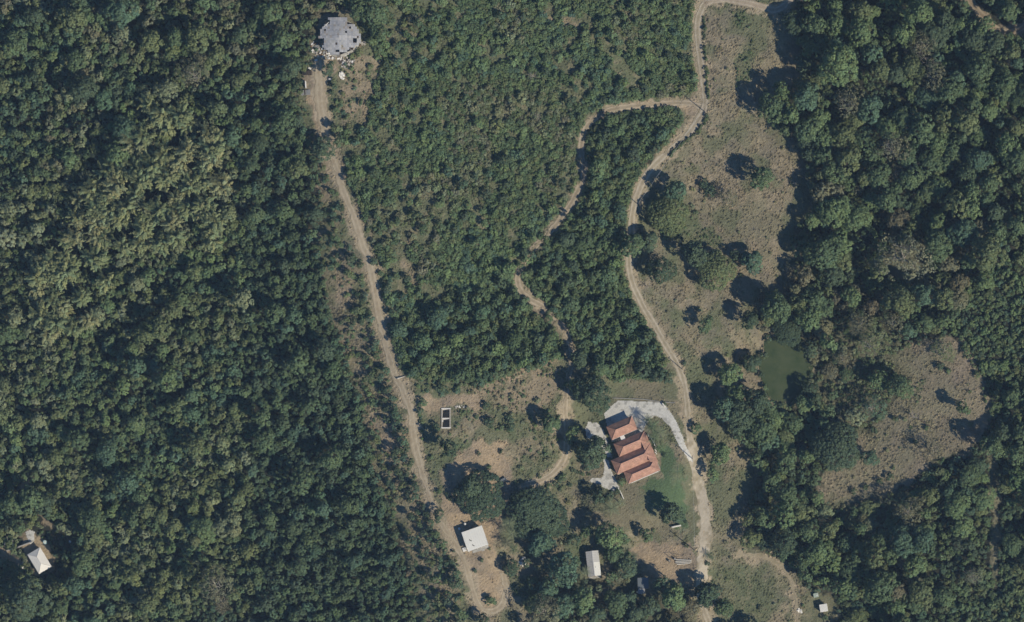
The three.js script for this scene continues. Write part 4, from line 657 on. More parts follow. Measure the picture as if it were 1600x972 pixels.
function labelFor(what, u, v) {                      // told by the two landmarks that it stands between or beside
  const m = MARKS.map(([n, a, b]) => [Math.hypot(u - a, v - b), n, BEAR[(Math.round(Math.atan2(v - b, u - a) / (Math.PI / 4)) + 8) % 8]]).sort((p, q) => p[0] - q[0]);
  const tries = [`${what} close ${m[0][2]} of ${m[0][1]}`]; if (m[0][0] > 90) tries.length = 0;
  for (let i = 0; i < 5; i++) for (let j = i + 1; j < 7; j++) tries.push(`${what} ${m[i][2]} of ${m[i][1]}, ${m[j][2]} of ${m[j][1]}`);
  for (const l of tries) if (l.split(' ').length < 17 && !TAKEN.has(l)) { TAKEN.add(l); return l; }
  return tries[0];
}
const WORD = { mid: 'green', dark: 'dark green', bright: 'bright green', olive: 'olive green', teal: 'blue-green', grey: 'grey-brown', brown: 'brown', pale: 'pale green', straw: 'straw-coloured', deep: 'deep green' };
// ---------------------------------------------------------------- single trees and bushes
const TREES = []; // x, z, r of every single tree, so that the wood keeps clear of them
const prng = rngOf(4242);
function plant(u, v, rpx, kindName, tone, { label, group: grp, hs = 1, name } = {}) {
  const K = KIND[kindName], r = rpx * MPP, s = r / (K.R * (kindName === 'dome' ? 0.84 : 1.0)), sy = s * hs * (kindName === 'bush' ? 1 : kindName === 'spread' ? 0.85 : 1.25), hc = lerp(K.low, K.top, 0.6) * sy, c = P(u, v, hc), k = Math.floor(prng() * K.list.length);
  const nm = name ?? (kindName === 'bush' ? 'bush' : 'broadleaf_tree'), g = group(nm, c.x, H(c.x, c.z), c.z, prng() * 6.283);
  const size = kindName === 'bush' ? (r < 1.2 ? 'little' : 'leafy') : r < 2.6 ? 'small' : r < 5 ? 'rounded' : r < 7.5 ? 'big' : 'very broad', what = kindName === 'thin' ? 'thin-crowned tree' : kindName === 'spread' ? 'spreading tree' : kindName === 'column' ? 'narrow tree' : kindName === 'bush' ? 'bush' : 'tree';
  tag(g, label ?? labelFor(`${size} ${WORD[tone]} ${what}`, u, v), nm === 'bush' ? 'bush' : 'tree', grp);
  const t = mesh('trunk', K.trunks[k], kindName === 'thin' ? paleBark : bark, g), f = mesh('crown', K.list[k], LM[tone], g);
  t.scale.set(s, sy, s); f.scale.set(s, sy, s);
  TREES.push([c.x, c.z, r * 0.8]); return g;
}
const MEADOW = 'trees standing in the meadows', EASTG = 'trees of the eastern wood', YARD = 'trees around the houses';
const list = (rows, grp) => rows.forEach(([u, v, r, k, t, hs]) => plant(u, v, r, k === 'round' && (grp === MEADOW || grp === YARD) ? 'dome' : k, t, { group: grp, hs }));
list([[1209, 168, 24, 'large', 'mid'], [1258, 151, 19, 'round', 'teal', 1.1], [1262, 203, 17, 'round', 'mid'], [1190, 277, 17, 'round', 'mid'], [1138, 309, 15, 'thin', 'grey'], [1055, 297, 14, 'round', 'teal', 1.3], [1044, 333, 31, 'spread', 'olive', 1.25], [1033, 423, 23, 'large', 'dark', 0.9], [1116, 422, 30, 'spread', 'olive', 1.2], [1085, 396, 16, 'round', 'deep', 1.3], [1176, 408, 16, 'round', 'teal', 0.8], [1150, 398, 9, 'small', 'deep'], [1014, 375, 14, 'round', 'deep'], [988, 382, 17, 'round', 'mid', 1.1], [1102, 506, 13, 'small', 'mid', 1.1], [1139, 583, 16, 'round', 'bright', 1], [1172, 567, 14, 'round', 'dark', 0.8], [1152, 650, 25, 'large', 'deep', 1], [1190, 672, 22, 'large', 'mid'], [1183, 628, 18, 'round', 'dark'], [1127, 707, 14, 'round', 'bright', 1.1], [1112, 740, 12, 'small', 'bright', 1.1], [1087, 668, 9, 'small', 'mid', 0.8], [1116, 722, 9, 'column', 'bright'], [1213, 480, 19, 'round', 'mid', 1.3], [1172, 500, 12, 'round', 'dark', 1.3]], MEADOW);
list([[1050, 801, 16, 'round', 'deep', 1.2], [1011, 836, 11, 'small', 'mid', 1.2], [977, 845, 8, 'bush', 'mid'], [952, 837, 18, 'round', 'bright', 1.1], [917, 833, 11, 'small', 'mid'], [926, 617, 29, 'large', 'dark', 0.95], [896, 604, 11, 'small', 'bright', 1.2], [924, 706, 22, 'round', 'deep', 1], [895, 680, 13, 'small', 'bright', 1.1], [859, 661, 13, 'round', 'mid', 1.1], [752, 775, 37, 'spread', 'dark', 0.85], [735, 760, 14, 'round', 'deep', 1.1], [838, 800, 40, 'spread', 'deep', 0.85], [862, 815, 26, 'spread', 'dark', 1.1], [815, 790, 22, 'large', 'dark', 0.8], [845, 848, 18, 'round', 'teal', 0.9], [799, 887, 11, 'round', 'dark', 0.8], [834, 913, 12, 'small', 'mid', 0.7], [824, 880, 7, 'bush', 'deep'], [880, 889, 22, 'round', 'teal', 1], [910, 936, 18, 'round', 'bright', 1], [962, 944, 20, 'large', 'mid', 0.9], [1052, 932, 18, 'round', 'bright', 1.2], [1013, 947, 15, 'round', 'deep'], [855, 921, 15, 'round', 'teal'], [836, 944, 14, 'round', 'mid', 0.7], [978, 884, 16, 'round', 'deep', 1.1], [958, 866, 13, 'round', 'mid', 0.9], [850, 952, 24, 'thin', 'grey'], [1034, 912, 12, 'small', 'teal', 1.5], [1131, 948, 13, 'round', 'mid', 1.2], [1105, 926, 18, 'round', 'dark', 1.1], [893, 845, 12, 'small', 'dark'], [955, 900, 10, 'small', 'mid'], [935, 775, 12, 'small', 'dark', 1.1], [951, 776, 9, 'small', 'deep', 1.2], [925, 785, 14, 'thin', 'grey', 0.7], [512, 107, 11, 'small', 'deep', 0.9], [505, 232, 15, 'round', 'deep', 0.7], [703, 700, 14, 'small', 'dark', 1.5], [905, 560, 12, 'round', 'deep'], [936, 576, 14, 'round', 'mid'], [982, 578, 9, 'thin', 'grey', 0.7], [1003, 580, 12, 'small', 'deep', 0.8], [1027, 588, 13, 'small', 'dark', 0.7], [1044, 590, 10, 'small', 'deep', 0.7], [934, 688, 9, 'small', 'deep', 0.9], [906, 700, 12, 'small', 'dark', 1.1], [888, 908, 9, 'small', 'deep'], [990, 960, 15, 'round', 'deep'], [930, 960, 13, 'round', 'deep'], [880, 945, 18, 'round', 'teal', 0.9], [1075, 950, 15, 'round', 'brown', 0.8], [757, 971, 11, 'small', 'dark'], [712, 911, 11, 'small', 'deep', 0.8], [686, 806, 10, 'small', 'deep', 0.8]], YARD);
list([[1272, 40, 18, 'round', 'mid', 1.2], [1240, 35, 20, 'large', 'dark', 0.8], [1309, 36, 17, 'round', 'bright'], [1305, 8, 13, 'round', 'bright'], [1308, 98, 33, 'large', 'bright', 1.2], [1326, 158, 24, 'thin', 'grey', 1], [1360, 170, 20, 'round', 'teal'], [1377, 108, 15, 'round', 'olive', 1.1], [1305, 327, 26, 'large', 'bright', 0.95], [1385, 316, 20, 'round', 'mid', 1.2], [1338, 341, 23, 'large', 'bright', 0.9], [1497, 320, 20, 'round', 'olive', 1.2], [1465, 349, 14, 'round', 'bright', 1.3], [1286, 394, 28, 'large', 'mid', 1], [1505, 362, 24, 'large', 'teal', 1], [1412, 400, 44, 'thin', 'grey', 0.6], [1330, 464, 15, 'round', 'bright', 1.1], [1210, 474, 17, 'round', 'mid', 1.2], [1272, 470, 18, 'round', 'mid'], [1445, 461, 20, 'round', 'teal'], [1265, 498, 18, 'round', 'bright', 1.2], [1232, 516, 24, 'spread', 'dark', 0.8], [1295, 534, 14, 'small', 'bright', 1.3], [1362, 536, 26, 'thin', 'olive', 1], [1407, 606, 20, 'large', 'mid', 0.9], [1372, 594, 15, 'round', 'bright'], [1506, 637, 11, 'small', 'mid', 1.2], [1308, 698, 36, 'spread', 'deep', 1.3], [1460, 704, 18, 'thin', 'brown', 0.8], [1552, 697, 19, 'round', 'mid', 1.1], [1295, 641, 12, 'column', 'mid', 1.2], [1363, 636, 22, 'thin', 'teal', 0.8], [1360, 715, 14, 'round', 'teal'], [1276, 777, 13, 'round', 'bright'], [1225, 775, 20, 'large', 'mid'], [1280, 860, 21, 'large', 'bright'], [1316, 917, 14, 'round', 'bright', 1.2], [1347, 860, 18, 'round', 'mid'], [1412, 842, 26, 'large', 'teal'], [1430, 885, 17, 'round', 'bright'], [1375, 917, 27, 'large', 'mid'], [1440, 925, 20, 'large', 'olive', 0.9], [1472, 931, 14, 'round', 'mid'], [1258, 898, 12, 'small', 'mid'], [1482, 769, 12, 'round', 'teal', 1.1], [1347, 810, 9, 'thin', 'straw'], [1522, 902, 15, 'thin', 'pale', 0.8], [1225, 847, 23, 'large', 'dark'], [1475, 546, 20, 'thin', 'olive', 0.5], [1420, 800, 22, 'thin', 'grey'], [1320, 560, 16, 'thin', 'brown'], [1345, 505, 20, 'thin', 'grey'], [1395, 500, 18, 'thin', 'grey', 0.9], [1240, 662, 15, 'round', 'mid', 0.7], [1266, 545, 13, 'round', 'deep', 0.9], [1264, 608, 13, 'round', 'dark', 0.9], [1203, 638, 12, 'round', 'mid', 0.7], [1262, 715, 14, 'round', 'bright'], [1228, 720, 18, 'round', 'mid'], [1205, 752, 16, 'round', 'mid'], [1540, 40, 14, 'round', 'bright'], [1520, 40, 12, 'small', 'mid'], [1575, 18, 18, 'round', 'mid'], [1510, 190, 22, 'round', 'olive'], [1440, 70, 20, 'thin', 'grey'], [1460, 120, 22, 'thin', 'grey'], [1395, 230, 24, 'thin', 'grey'], [1440, 200, 22, 'round', 'mid'], [1530, 110, 24, 'large', 'mid'], [1570, 130, 22, 'large', 'mid'], [1590, 250, 22, 'large', 'mid'], [1545, 290, 18, 'round', 'mid'], [1325, 250, 22, 'round', 'olive'], [1290, 245, 18, 'round', 'mid'], [1350, 280, 16, 'round', 'olive'], [1560, 360, 18, 'round', 'mid'], [1540, 440, 14, 'round', 'bright'], [1400, 270, 16, 'thin', 'brown', 0.7], [1590, 710, 20, 'round', 'mid'], [1580, 620, 16, 'round', 'mid'], [1200, 690, 16, 'round', 'teal'], [1180, 720, 12, 'small', 'mid']], EASTG);
list([[127, 879, 18, 'round', 'mid', 1], [40, 935, 34, 'large', 'deep', 1], [18, 912, 18, 'round', 'dark', 0.8], [116, 916, 15, 'round', 'teal', 1], [95, 950, 14, 'round', 'mid', 0.8], [48, 778, 24, 'round', 'mid'], [70, 790, 16, 'round', 'deep'], [20, 790, 22, 'round', 'mid'], [145, 815, 22, 'large', 'mid', 0.9], [66, 898, 7, 'thin', 'grey', 0.45], [30, 820, 12, 'small', 'mid'], [335, 912, 27, 'thin', 'grey', 1], [345, 940, 18, 'thin', 'brown', 0.9], [130, 140, 22, 'large', 'deep'], [190, 20, 24, 'round', 'teal'], [310, 60, 20, 'round', 'olive'], [300, 115, 24, 'thin', 'grey', 0.9], [340, 85, 16, 'round', 'olive'], [195, 200, 20, 'large', 'teal'], [185, 240, 18, 'round', 'bright'], [25, 70, 22, 'round', 'mid'], [115, 30, 20, 'round', 'olive'], [235, 65, 20, 'round', 'olive'], [445, 190, 18, 'round', 'mid'], [440, 60, 20, 'round', 'mid'], [420, 20, 18, 'round', 'mid'], [465, 265, 15, 'round', 'olive'], [585, 20, 20, 'round', 'mid', 0.8], [560, 15, 16, 'round', 'mid', 0.8], [595, 50, 14, 'small', 'mid']], 'trees of the western forest');

// ---------------------------------------------------------------- palms, bamboo, dead wood
function frond(len, w, droop, rng) { // arched midrib with leaflets
  const s = leafSink(), n = 11;
  for (let k = 1; k <= n; k++) { const t = k / n, x = len * t, y = len * (0.42 * t - droop * t * t), wl = w * Math.sin(Math.PI * (0.12 + 0.85 * t)) + 0.06; for (const sd of [-1, 1]) { const q = s.p.length / 3, dx = len / n * 0.62, sh = 0.85 + 0.3 * rng(), nn = nrm([0.2 + (rng() - 0.5) * 0.3, 1, sd * 0.55]); s.p.push(x - dx * 0.5, y, 0.02 * sd, x + dx * 0.35, y, 0.02 * sd, x + dx * 1.5, y - wl * 0.32, wl * sd); for (let z = 0; z < 3; z++) { s.n.push(...nn); s.c.push(sh, sh, sh); } sd < 0 ? s.i.push(q, q + 1, q + 2) : s.i.push(q, q + 2, q + 1); } }
  return sinkGeo(s);
}
const prg = rngOf(909), FR = [frond(2.9, 0.75, 0.62, prg), frond(3.2, 0.8, 0.75, prg), frond(2.6, 0.7, 0.5, prg)];
function palm(u, v, h, size, tone, label, n = 15) {
  const c = P(u, v, h), g = group('palm_tree', c.x, H(c.x, c.z), c.z, prg() * 6); tag(g, label, 'palm', 'palms in the house yards');
  const lean = (prg() - 0.5) * 0.5; mesh('trunk', join([tube([0, -0.3, 0], [lean * 0.4, h * 0.5, 0], 0.19, 0.14, 8), tube([lean * 0.4, h * 0.5, 0], [lean, h, 0], 0.14, 0.12, 8)]), paleBark, g);
  for (let k = 0; k < n; k++) { const f = mesh('frond', FR[k % 3], LM[tone], g); f.position.set(lean, h, 0); f.scale.setScalar(size * (0.85 + 0.3 * prg())); f.rotation.set(0, k * 2.4 + prg() * 0.3, (k < 5 ? 0.5 : k < 10 ? 0.12 : -0.3) + prg() * 0.15, 'YXZ'); }
}
palm(1020, 666, 6.5, 1.1, 'mid', 'tall palm nearest the driveway on the east side of the villa'); palm(1031, 676, 5.5, 1, 'pale', 'pale palm between the driveway and the tall palms'); palm(1022, 684, 6.2, 1.05, 'mid', 'middle palm of the group east of the villa'); palm(1033, 698, 5, 0.95, 'bright', 'southernmost palm of the group east of the villa'); palm(1012, 655, 4.5, 0.8, 'olive', 'small palm at the inner bend of the driveway');
palm(957, 794, 5.5, 1.15, 'pale', 'pale palm below the south-west patio of the villa'); palm(943, 799, 4.5, 0.9, 'grey', 'dull palm west of the pale patio palm'); palm(970, 785, 4, 0.8, 'pale', 'little palm by the low curved wall');
palm(797, 817, 6, 1.1, 'pale', 'northern pale palm of the row east of the white house'); palm(799, 833, 5.2, 1, 'pale', 'second pale palm of the row east of the white house'); palm(791, 848, 4.6, 1, 'grey', 'third palm of the row east of the white house'); palm(803, 858, 4.4, 0.95, 'mid', 'fourth palm of the row, nearest the rubble heap'); palm(787, 826, 5, 0.8, 'grey', 'dull palm just east of the white house roof');
palm(1108, 868, 2.2, 0.85, 'deep', 'low dark fan palm on the east edge of the gravel road'); palm(893, 838, 5, 0.9, 'pale', 'pale palm among the broad dark trees'); palm(915, 893, 4.6, 0.9, 'pale', 'pale palm west of the long house'); palm(966, 880, 4.6, 0.9, 'mid', 'palm east of the long house'); palm(900, 930, 5, 0.9, 'mid', 'palm in the trees south-west of the long house'); palm(868, 905, 4.6, 0.9, 'pale', 'pale palm north-west of the grassy gap'); palm(990, 869, 4, 0.8, 'deep', 'dark palm at the west end of the bare yard');
function bambooGeo(seed) {
  const rng = rngOf(seed), s = leafSink(), culms = [];
  for (let k = 0; k < 40; k++) {
    const a = k * 2.4 + rng() * 1.5, bend = (rng() - 0.5) * 2.2, out = 0.6 + 3.4 * Math.sqrt(rng()), top = 6 + 4 * rng(), b0 = 1.6 * rng(), ba = rng() * 6.283, at = (t) => { const r = out * t * t * 1.2, y = top * (1.5 * t - 0.6 * t * t * t), q = a + bend * (t - 0.4); return [Math.cos(ba) * b0 + Math.cos(q) * r, y, Math.sin(ba) * b0 + Math.sin(q) * r]; };
    for (let q = 0; q < 3; q++) culms.push(tube(at(q * 0.25), at((q + 1) * 0.25), 0.06, 0.045, 4));
    const k0 = 0.8 + 0.4 * rng(), yel = (rng() - 0.5) * 0.24, n = 52, t0 = 0.5 + 0.15 * rng();
    for (let q = 0; q < n; q++) { const t = t0 + (1.05 - t0) * rng(), p = at(t), p2 = at(t + 0.03), d = nrm([p2[0] - p[0], 0.0001, p2[2] - p[2]]), sx = -d[2], sz = d[0], w = 0.8 * Math.sin(Math.PI * clamp((t - t0 + 0.08) / (1.13 - t0))), o = (rng() - 0.5) * 2, x = p[0] + sx * o * w + (rng() - 0.5) * 0.3, z = p[2] + sz * o * w + (rng() - 0.5) * 0.3, y = p[1] - o * o * 0.6 * w + (rng() - 0.5) * 0.2, f = nrm([sx * o * 0.9 + d[0] * 0.3 + (rng() - 0.5) * 0.7, 1, sz * o * 0.9 + d[2] * 0.3 + (rng() - 0.5) * 0.7]), sh = nrm([sx * o * 1.1 + d[0] * 0.4 + (rng() - 0.5) * 0.3, 0.9, sz * o * 1.1 + d[2] * 0.4 + (rng() - 0.5) * 0.3]), kk = k0 * (0.85 + 0.3 * rng()); leaf(s, x, y, z, ...f, sh, 0, 0.42 + 0.3 * rng(), 0.65, rng(), [kk * (1 + yel), kk, kk * (1 - yel)]); }
  }
  return [sinkGeo(s), join(culms)];
}
function moreBamboo() { const rng = rngOf(97), out = []; for (let k = 0; k < 900 && out.length < 52; k++) { const u = 55 + rng() * 300, v = 160 + rng() * 380, c = P(u, v, 6); if (bamboo.at(c.x, c.z) < 0.5 || TREES.some(([x, z, r]) => Math.hypot(x - c.x, z - c.z) < 3.4) || out.some(([a, b]) => Math.hypot(a - u, b - v) < 19)) continue; out.push([u, v]); } return out; }
const BAM = [1, 2, 3, 4].map((k) => bambooGeo(700 + k)), bamMat = [leafMat([0.205, 0.243, 0.115]), leafMat([0.228, 0.25, 0.126]), leafMat([0.172, 0.22, 0.105])], culmMat = std([0.2, 0.19, 0.08], 0.6), brng = rngOf(31);
[[255, 183], [302, 222], [332, 247], [213, 265], [238, 262], [268, 272], [212, 303], [248, 330], [228, 355], [318, 262], [345, 288], [322, 320], [336, 352], [328, 378], [152, 328], [118, 372], [180, 303], [142, 300], [180, 262], [128, 465], [98, 480], [122, 345], [70, 410], [95, 430], [88, 505], [292, 195], [300, 290], [190, 340], [165, 372], [195, 385], [250, 380], [270, 350], [150, 405], [115, 410], [140, 500], [60, 450], [275, 310], [225, 225], [340, 215], [165, 440], ...moreBamboo()].forEach(([u, v]) => {
  const k = Math.floor(brng() * 4), s = 0.75 + 0.4 * brng(), c = P(u, v, 6), g = group('bamboo_clump', c.x, H(c.x, c.z), c.z, brng() * 6.283), t = Math.floor(brng() * 3);
  tag(g, labelFor(['yellow-green', 'straw-tinged', 'greener'][t] + ' arching bamboo clump', u, v), 'bamboo', 'bamboo clumps of the western forest'); mesh('culms', BAM[k][1], culmMat, g); mesh('plumes', BAM[k][0], bamMat[t], g); g.scale.set(s, s * (0.95 + 0.25 * brng()), s); TREES.push([c.x, c.z, 2.6 * s]);
});
for (const [u, v, h, sp, r, n, label] of [[1428, 650, 2.6, 1.3, 0.16, 6, 'bare grey dead tree standing in the east clearing'], [1326, 157, 4.6, 1.3, 0.2, 7, 'bleached dead limbs showing through the grey crown by the meadow'], [1522, 902, 3.6, 1.2, 0.16, 8, 'bleached bare tree near the grassy lane in the south-east'], [1012, 447, 2.4, 1.2, 0.12, 5, 'pale dead snag in the shade of the dark meadow tree'], [1415, 385, 4.2, 1.4, 0.2, 8, 'bleached dead tree inside the wide grey-brown crown of the eastern wood'], [1452, 96, 4, 1.3, 0.16, 7, 'pale dead tree between the grey crowns near the top edge'], [1395, 232, 4, 1.3, 0.16, 7, 'pale dead limbs in the grey crown east of the meadow'], [840, 182, 2, 1.2, 0.1, 6, 'small bleached dead bush in the middle of the scrub hillside'], [833, 118, 2, 1.2, 0.1, 6, 'small bleached dead bush in the upper scrub hillside']]) {
  const c = P(u, v, h), g = group('dead_tree', c.x, H(c.x, c.z), c.z, u); tag(g, label, 'dead tree'); const q = limbs(u, { h, spread: sp, r0: r, n, depth: 3 }); mesh('trunk', tube([0, -0.3, 0], [0.05, h * 0.9, 0.02], r * 1.1, r * 0.8, 8), paleBark, g); mesh('limbs', q, paleBark, g);
}
{ const a = P(1436, 655), b = P(1460, 671), g = group('fallen_log', a.x, H(a.x, a.z), a.z); tag(g, 'dark fallen log south-east of the dead tree in the east clearing', 'log'); mesh('log', tube([0, 0.3, 0], [b.x - a.x, H(b.x, b.z) - H(a.x, a.z) + 0.25, b.z - a.z], 0.3, 0.18, 9), bark, g); mesh('branch', tube([2.2, 0.4, 1.6], [3.6, 1.4, 0.6], 0.09, 0.04, 5), bark, g); }

// ---------------------------------------------------------------- the masses: forest, scrub, grass
const blocked = (x, z, m = 0) => roads.at(x, z) > -0.3 - m || wideRoad.at(x, z) > -0.3 - m || buildings.at(x, z) > -0.4 - m || concrete.at(x, z) > -0.2 - m || pond.at(x, z) > 0;
class Grid { constructor(c) { this.c = c; this.m = new Map(); } add(x, z, r) { const k = Math.floor(x / this.c) + ',' + Math.floor(z / this.c); (this.m.get(k) ?? this.m.set(k, []).get(k)).push([x, z, r]); } free(x, z, r, f) { const i = Math.floor(x / this.c), j = Math.floor(z / this.c); for (let a = i - 1; a <= i + 1; a++) for (let b = j - 1; b <= j + 1; b++) for (const [px, pz, pr] of this.m.get(a + ',' + b) ?? []) if (Math.hypot(px - x, pz - z) < (pr + r) * f) return false; return true; } }
const tree2px = (x, z, up) => { const t = 1 / (1 - (H(x, z) + up) / CAM_H); return [(CX + (x - CX) * t) / MPP + W / 2, (CZ + (z - CZ) * t) / MPP + HGT / 2]; };
const grid = new Grid(13); for (const [x, z, r] of TREES) grid.add(x, z, r);
let trackU = null; const FOREST = [];                                   // x, z, r, kind, tone colour
const toneMix = (names, rng) => { const a = TONE[names[Math.floor(rng() * names.length)]], k = 0.85 + 0.3 * rng(); return [a[0] * k * (0.95 + 0.1 * rng()), a[1] * k, a[2] * k * (0.9 + 0.2 * rng())]; };
{
  const rng = rngOf(5150);
  let fT3 = null; const sow = (tries, rmin, rmax, where_, tones, overlap, gap) => { for (let k = 0; k < tries; k++) { const x = (rng() * 2 - 1) * 228, z = (rng() * 2 - 1) * 150, e = where_(x, z); if (e <= 0) continue; const r = lerp(rmin, rmax, rng() * rng()) * (0.8 + 0.2 * e); if (gap && noise(x / 8, z / 8, gap) > 0.57 + 0.35 * noise(x / 30, z / 30, gap + 1) - (x < -60 && z < -70 ? 0.08 : 0) - (x > 80 ? 0.05 : 0)) continue; if (blocked(x, z, r * 0.6) || yardBL.at(x, z) > -r * 0.3 || pond.at(x, z) > -r || eastClearing.at(x, z) > -r || openSE.at(x, z) > -r || (overgrown.at(x, z) > -r * 0.3 && where_ !== fT3)) continue; if (!grid.free(x, z, r, overlap)) continue; grid.add(x, z, r); const tn = typeof tones === 'function' ? tones(x, z) : tones; FOREST.push({ x, z, r, c: toneMix(tn, rng).map((q) => q * (x < -108 ? 1.1 : 1)), tn, hs: (0.8 + 0.6 * rng()) * (Math.hypot(x - PADS[7].x - 8, z - PADS[7].z - 8) < 24 ? 0.5 : eastClearing.at(x, z) > -7 ? 0.62 : Math.hypot(x - PADS[9].x - 7, z - PADS[9].z - 6) < 17 ? 0.38 : path5.at(x, z) > -7 ? 0.5 : x > 85 ? 0.75 + 0.75 * rng() * rng() : 1) }); } };
  const fW = (x, z) => Math.max(x < -214 || (z > 136 && x < -40) || (z < -136 && x < -60) ? 1 : 0, bareGap.at(x, z) > -0.5 ? 0 : bamboo.at(x, z) > 1 && noise(x / 5, z / 5, 305) > 0.42 ? 0 : clamp(forestWest.at(x, z) / 2));
  const fE = (x, z) => Math.max(x > 214 || (z > 136 && x > 80) || (z < -136 && x > 115) ? 1 : 0, eastClearing.at(x, z) > -1.5 || path5.at(x, z) > -2.2 || openSE.at(x, z) > -2 || brightScrubEast.at(x, z) > 0 || (eastThin.at(x, z) > -1 && noise(x / 5, z / 5, 405) > 0.36) ? 0 : clamp(forestEast.at(x, z) / 2));
  const west = (x, z) => { const n = noise(x / 22, z / 22, 301); return bamboo.at(x, z) > -6 ? ['pale', 'olive', 'bright', 'pale'] : z < -60 ? (n > 0.55 ? ['olive', 'mid', 'grey', 'pale'] : ['mid', 'olive', 'teal', 'bright', 'deep']) : x > -105 ? ['mid', 'deep', 'teal', 'mid'] : n > 0.5 ? ['olive', 'pale', 'mid', 'olive'] : ['mid', 'teal', 'olive', 'bright']; };
  const east = (x, z) => { const n = noise(x / 26, z / 26, 401); const q = noise(x / 9, z / 9, 403); if (eastThin.at(x, z) > -2) return ['olive', 'grey', 'pale', 'mid']; return n > 0.68 && x < 190 ? ['grey', 'olive', 'mid', 'brown', 'olive'] : q > 0.6 ? ['bright', 'mid', 'bright', 'olive'] : ['mid', 'teal', 'bright', 'deep', 'olive', 'mid']; };
  sow(700, 3.0, 5.2, fW, west, 0.66, 311); sow(20000, 1.6, 2.9, fW, west, 0.58, 311); sow(90000, 0.9, 1.7, fW, west, 0.58, 321);
  sow(5000, 3.6, 7, fE, east, 0.66, 411); sow(30000, 2.0, 3.8, fE, east, 0.66, 411); sow(40000, 1.2, 2.0, fE, east, 0.66, 421);
  const fS = (x, z) => clamp(southTrees.at(x, z) / 2); sow(9000, 2.2, 4.2, fS, ['mid', 'teal', 'bright', 'deep', 'grey'], 0.78, 511); sow(15000, 1.2, 2.2, fS, ['mid', 'deep', 'pale', 'grey'], 0.78, 0);
  const fStrip = (x, z) => { const [u, v] = tree2px(x, z, 0); return u < 725 && u > 440 && forestWest.at(x, z) < 0.5 && scrub.at(x, z) < 0.5 && soil.at(x, z) < -1 && bareGap.at(x, z) < -0.5 && fbm(x / 9, z / 9, 733) > 0.44 && u < 650 + Math.max(0, v - 700) * 0.3 ? 1 : 0; };
  sow(14000, 1.1, 2.8, fStrip, ['mid', 'deep', 'teal', 'olive'], 0.85, 0);
  trackU = (v) => { for (let k = 1; k < TRACK_1.length; k++) if (TRACK_1[k][1] >= v) return lerp(TRACK_1[k - 1][0], TRACK_1[k][0], (v - TRACK_1[k - 1][1]) / (TRACK_1[k][1] - TRACK_1[k - 1][1])); return 760; };
  const fHug = (x, z) => { const [u, v] = tree2px(x, z, 0); return v > 250 && v < 900 && u < trackU(v) && u > trackU(v) - (v > 560 && v < 850 ? 38 : 22) && noise(x / 6, z / 6, 735) > (v > 560 ? 0.3 : 0.5) ? 1 : 0; };
  sow(40000, 1.2, 2.7, fHug, ['mid', 'deep', 'teal', 'dark'], 0.72, 0);
  const fTall = (x, z) => (scrub.at(x, z) > 1 && denseScrub.at(x, z) < 0 && noise(x / 12, z / 12, 737) > 0.55 && bareGap.at(x, z) < 0 ? 1 : 0); sow(16000, 1.4, 2.7, fTall, ['mid', 'deep', 'teal', 'bright'], 1.5, 0);
  fT3 = (x, z) => (overgrown.at(x, z) > -2.6 && ((v) => (v > 332 && v < 440) || (v > 486 && v < 530))(tree2px(x, z, 0)[1]) ? 1 : 0); sow(20000, 1.4, 2.5, fT3, ['mid', 'deep', 'teal', 'bright'], 0.9, 0);
  const fD = (x, z) => clamp((denseScrub.at(x, z) + (noise(x / 7, z / 7, 613) - 0.6) * 9) / 2); sow(9000, 2.2, 3.9, fD, ['mid', 'mid', 'teal', 'deep', 'bright'], 0.8, 611); sow(40000, 1.3, 2.3, fD, ['mid', 'bright', 'teal', 'mid', 'olive'], 0.64, 617); sow(60000, 0.8, 1.5, fD, ['mid', 'bright', 'bright', 'olive'], 0.62, 619);
}
// the 150 broadest forest trees in view stand singly, the rest is one mass
const inView = ([u, v]) => u > 6 && u < 1594 && v > 6 && v < 966;
FOREST.sort((a, b) => b.r - a.r);
let singles = 0; const mass = [];
for (const t of FOREST) {
  const px = tree2px(t.x, t.z, t.r * 1.2);
  if (singles < 120 && t.r > 2.4 && inView(px)) { singles++; plant(px[0], px[1], t.r / MPP, t.r > 4.6 ? 'large' : 'round', t.tn[singles % t.tn.length], { group: px[0] < 700 ? 'trees of the western forest' : px[0] > 1130 ? EASTG : 'trees of the middle scrub', hs: t.hs }); } else mass.push(t);
}
function massOf(name, label, items, pick, colour) {  // items sown as copies of a few crowns, one object
  const g = group(name), by = new Map(); tag(g, label, null, null, 'stuff');
  items.forEach((t, k) => { const q = pick(t, k); (by.get(q.geo) ?? by.set(q.geo, []).get(q.geo)).push([t, q]); });
  const m = leafMat([1, 1, 1]), M4 = new THREE.Matrix4(), Q = new THREE.Quaternion(), col = new THREE.Color();
  for (const [geo, rows] of by) { const im = new THREE.InstancedMesh(geo, m, rows.length); im.name = name === 'grass' ? 'tuft' : 'foliage'; im.userData.kind = 'stuff'; im.castShadow = im.receiveShadow = true; rows.forEach(([t, q], k) => { M4.compose(new THREE.Vector3(t.x, H(t.x, t.z), t.z), Q.setFromAxisAngle(UPV, hash2(k, 3, 7) * 6.283), new THREE.Vector3(q.s, q.sy, q.s)); im.setMatrixAt(k, M4); col.setRGB(...t.c); im.setColorAt(k, col); }); g.add(im); }
  return g;
}
const trunked = (K, k) => { const tg = withColour(K.trunks[k].clone(), [1.2, 0.9, 0.8]), lg = K.list[k].toNonIndexed(); const o = mergeGeometries([lg, tg]); return o; };
const MG = {}; for (const n of ['small', 'round', 'large', 'thin']) MG[n] = KIND[n].list.map((_, k) => trunked(KIND[n], k));
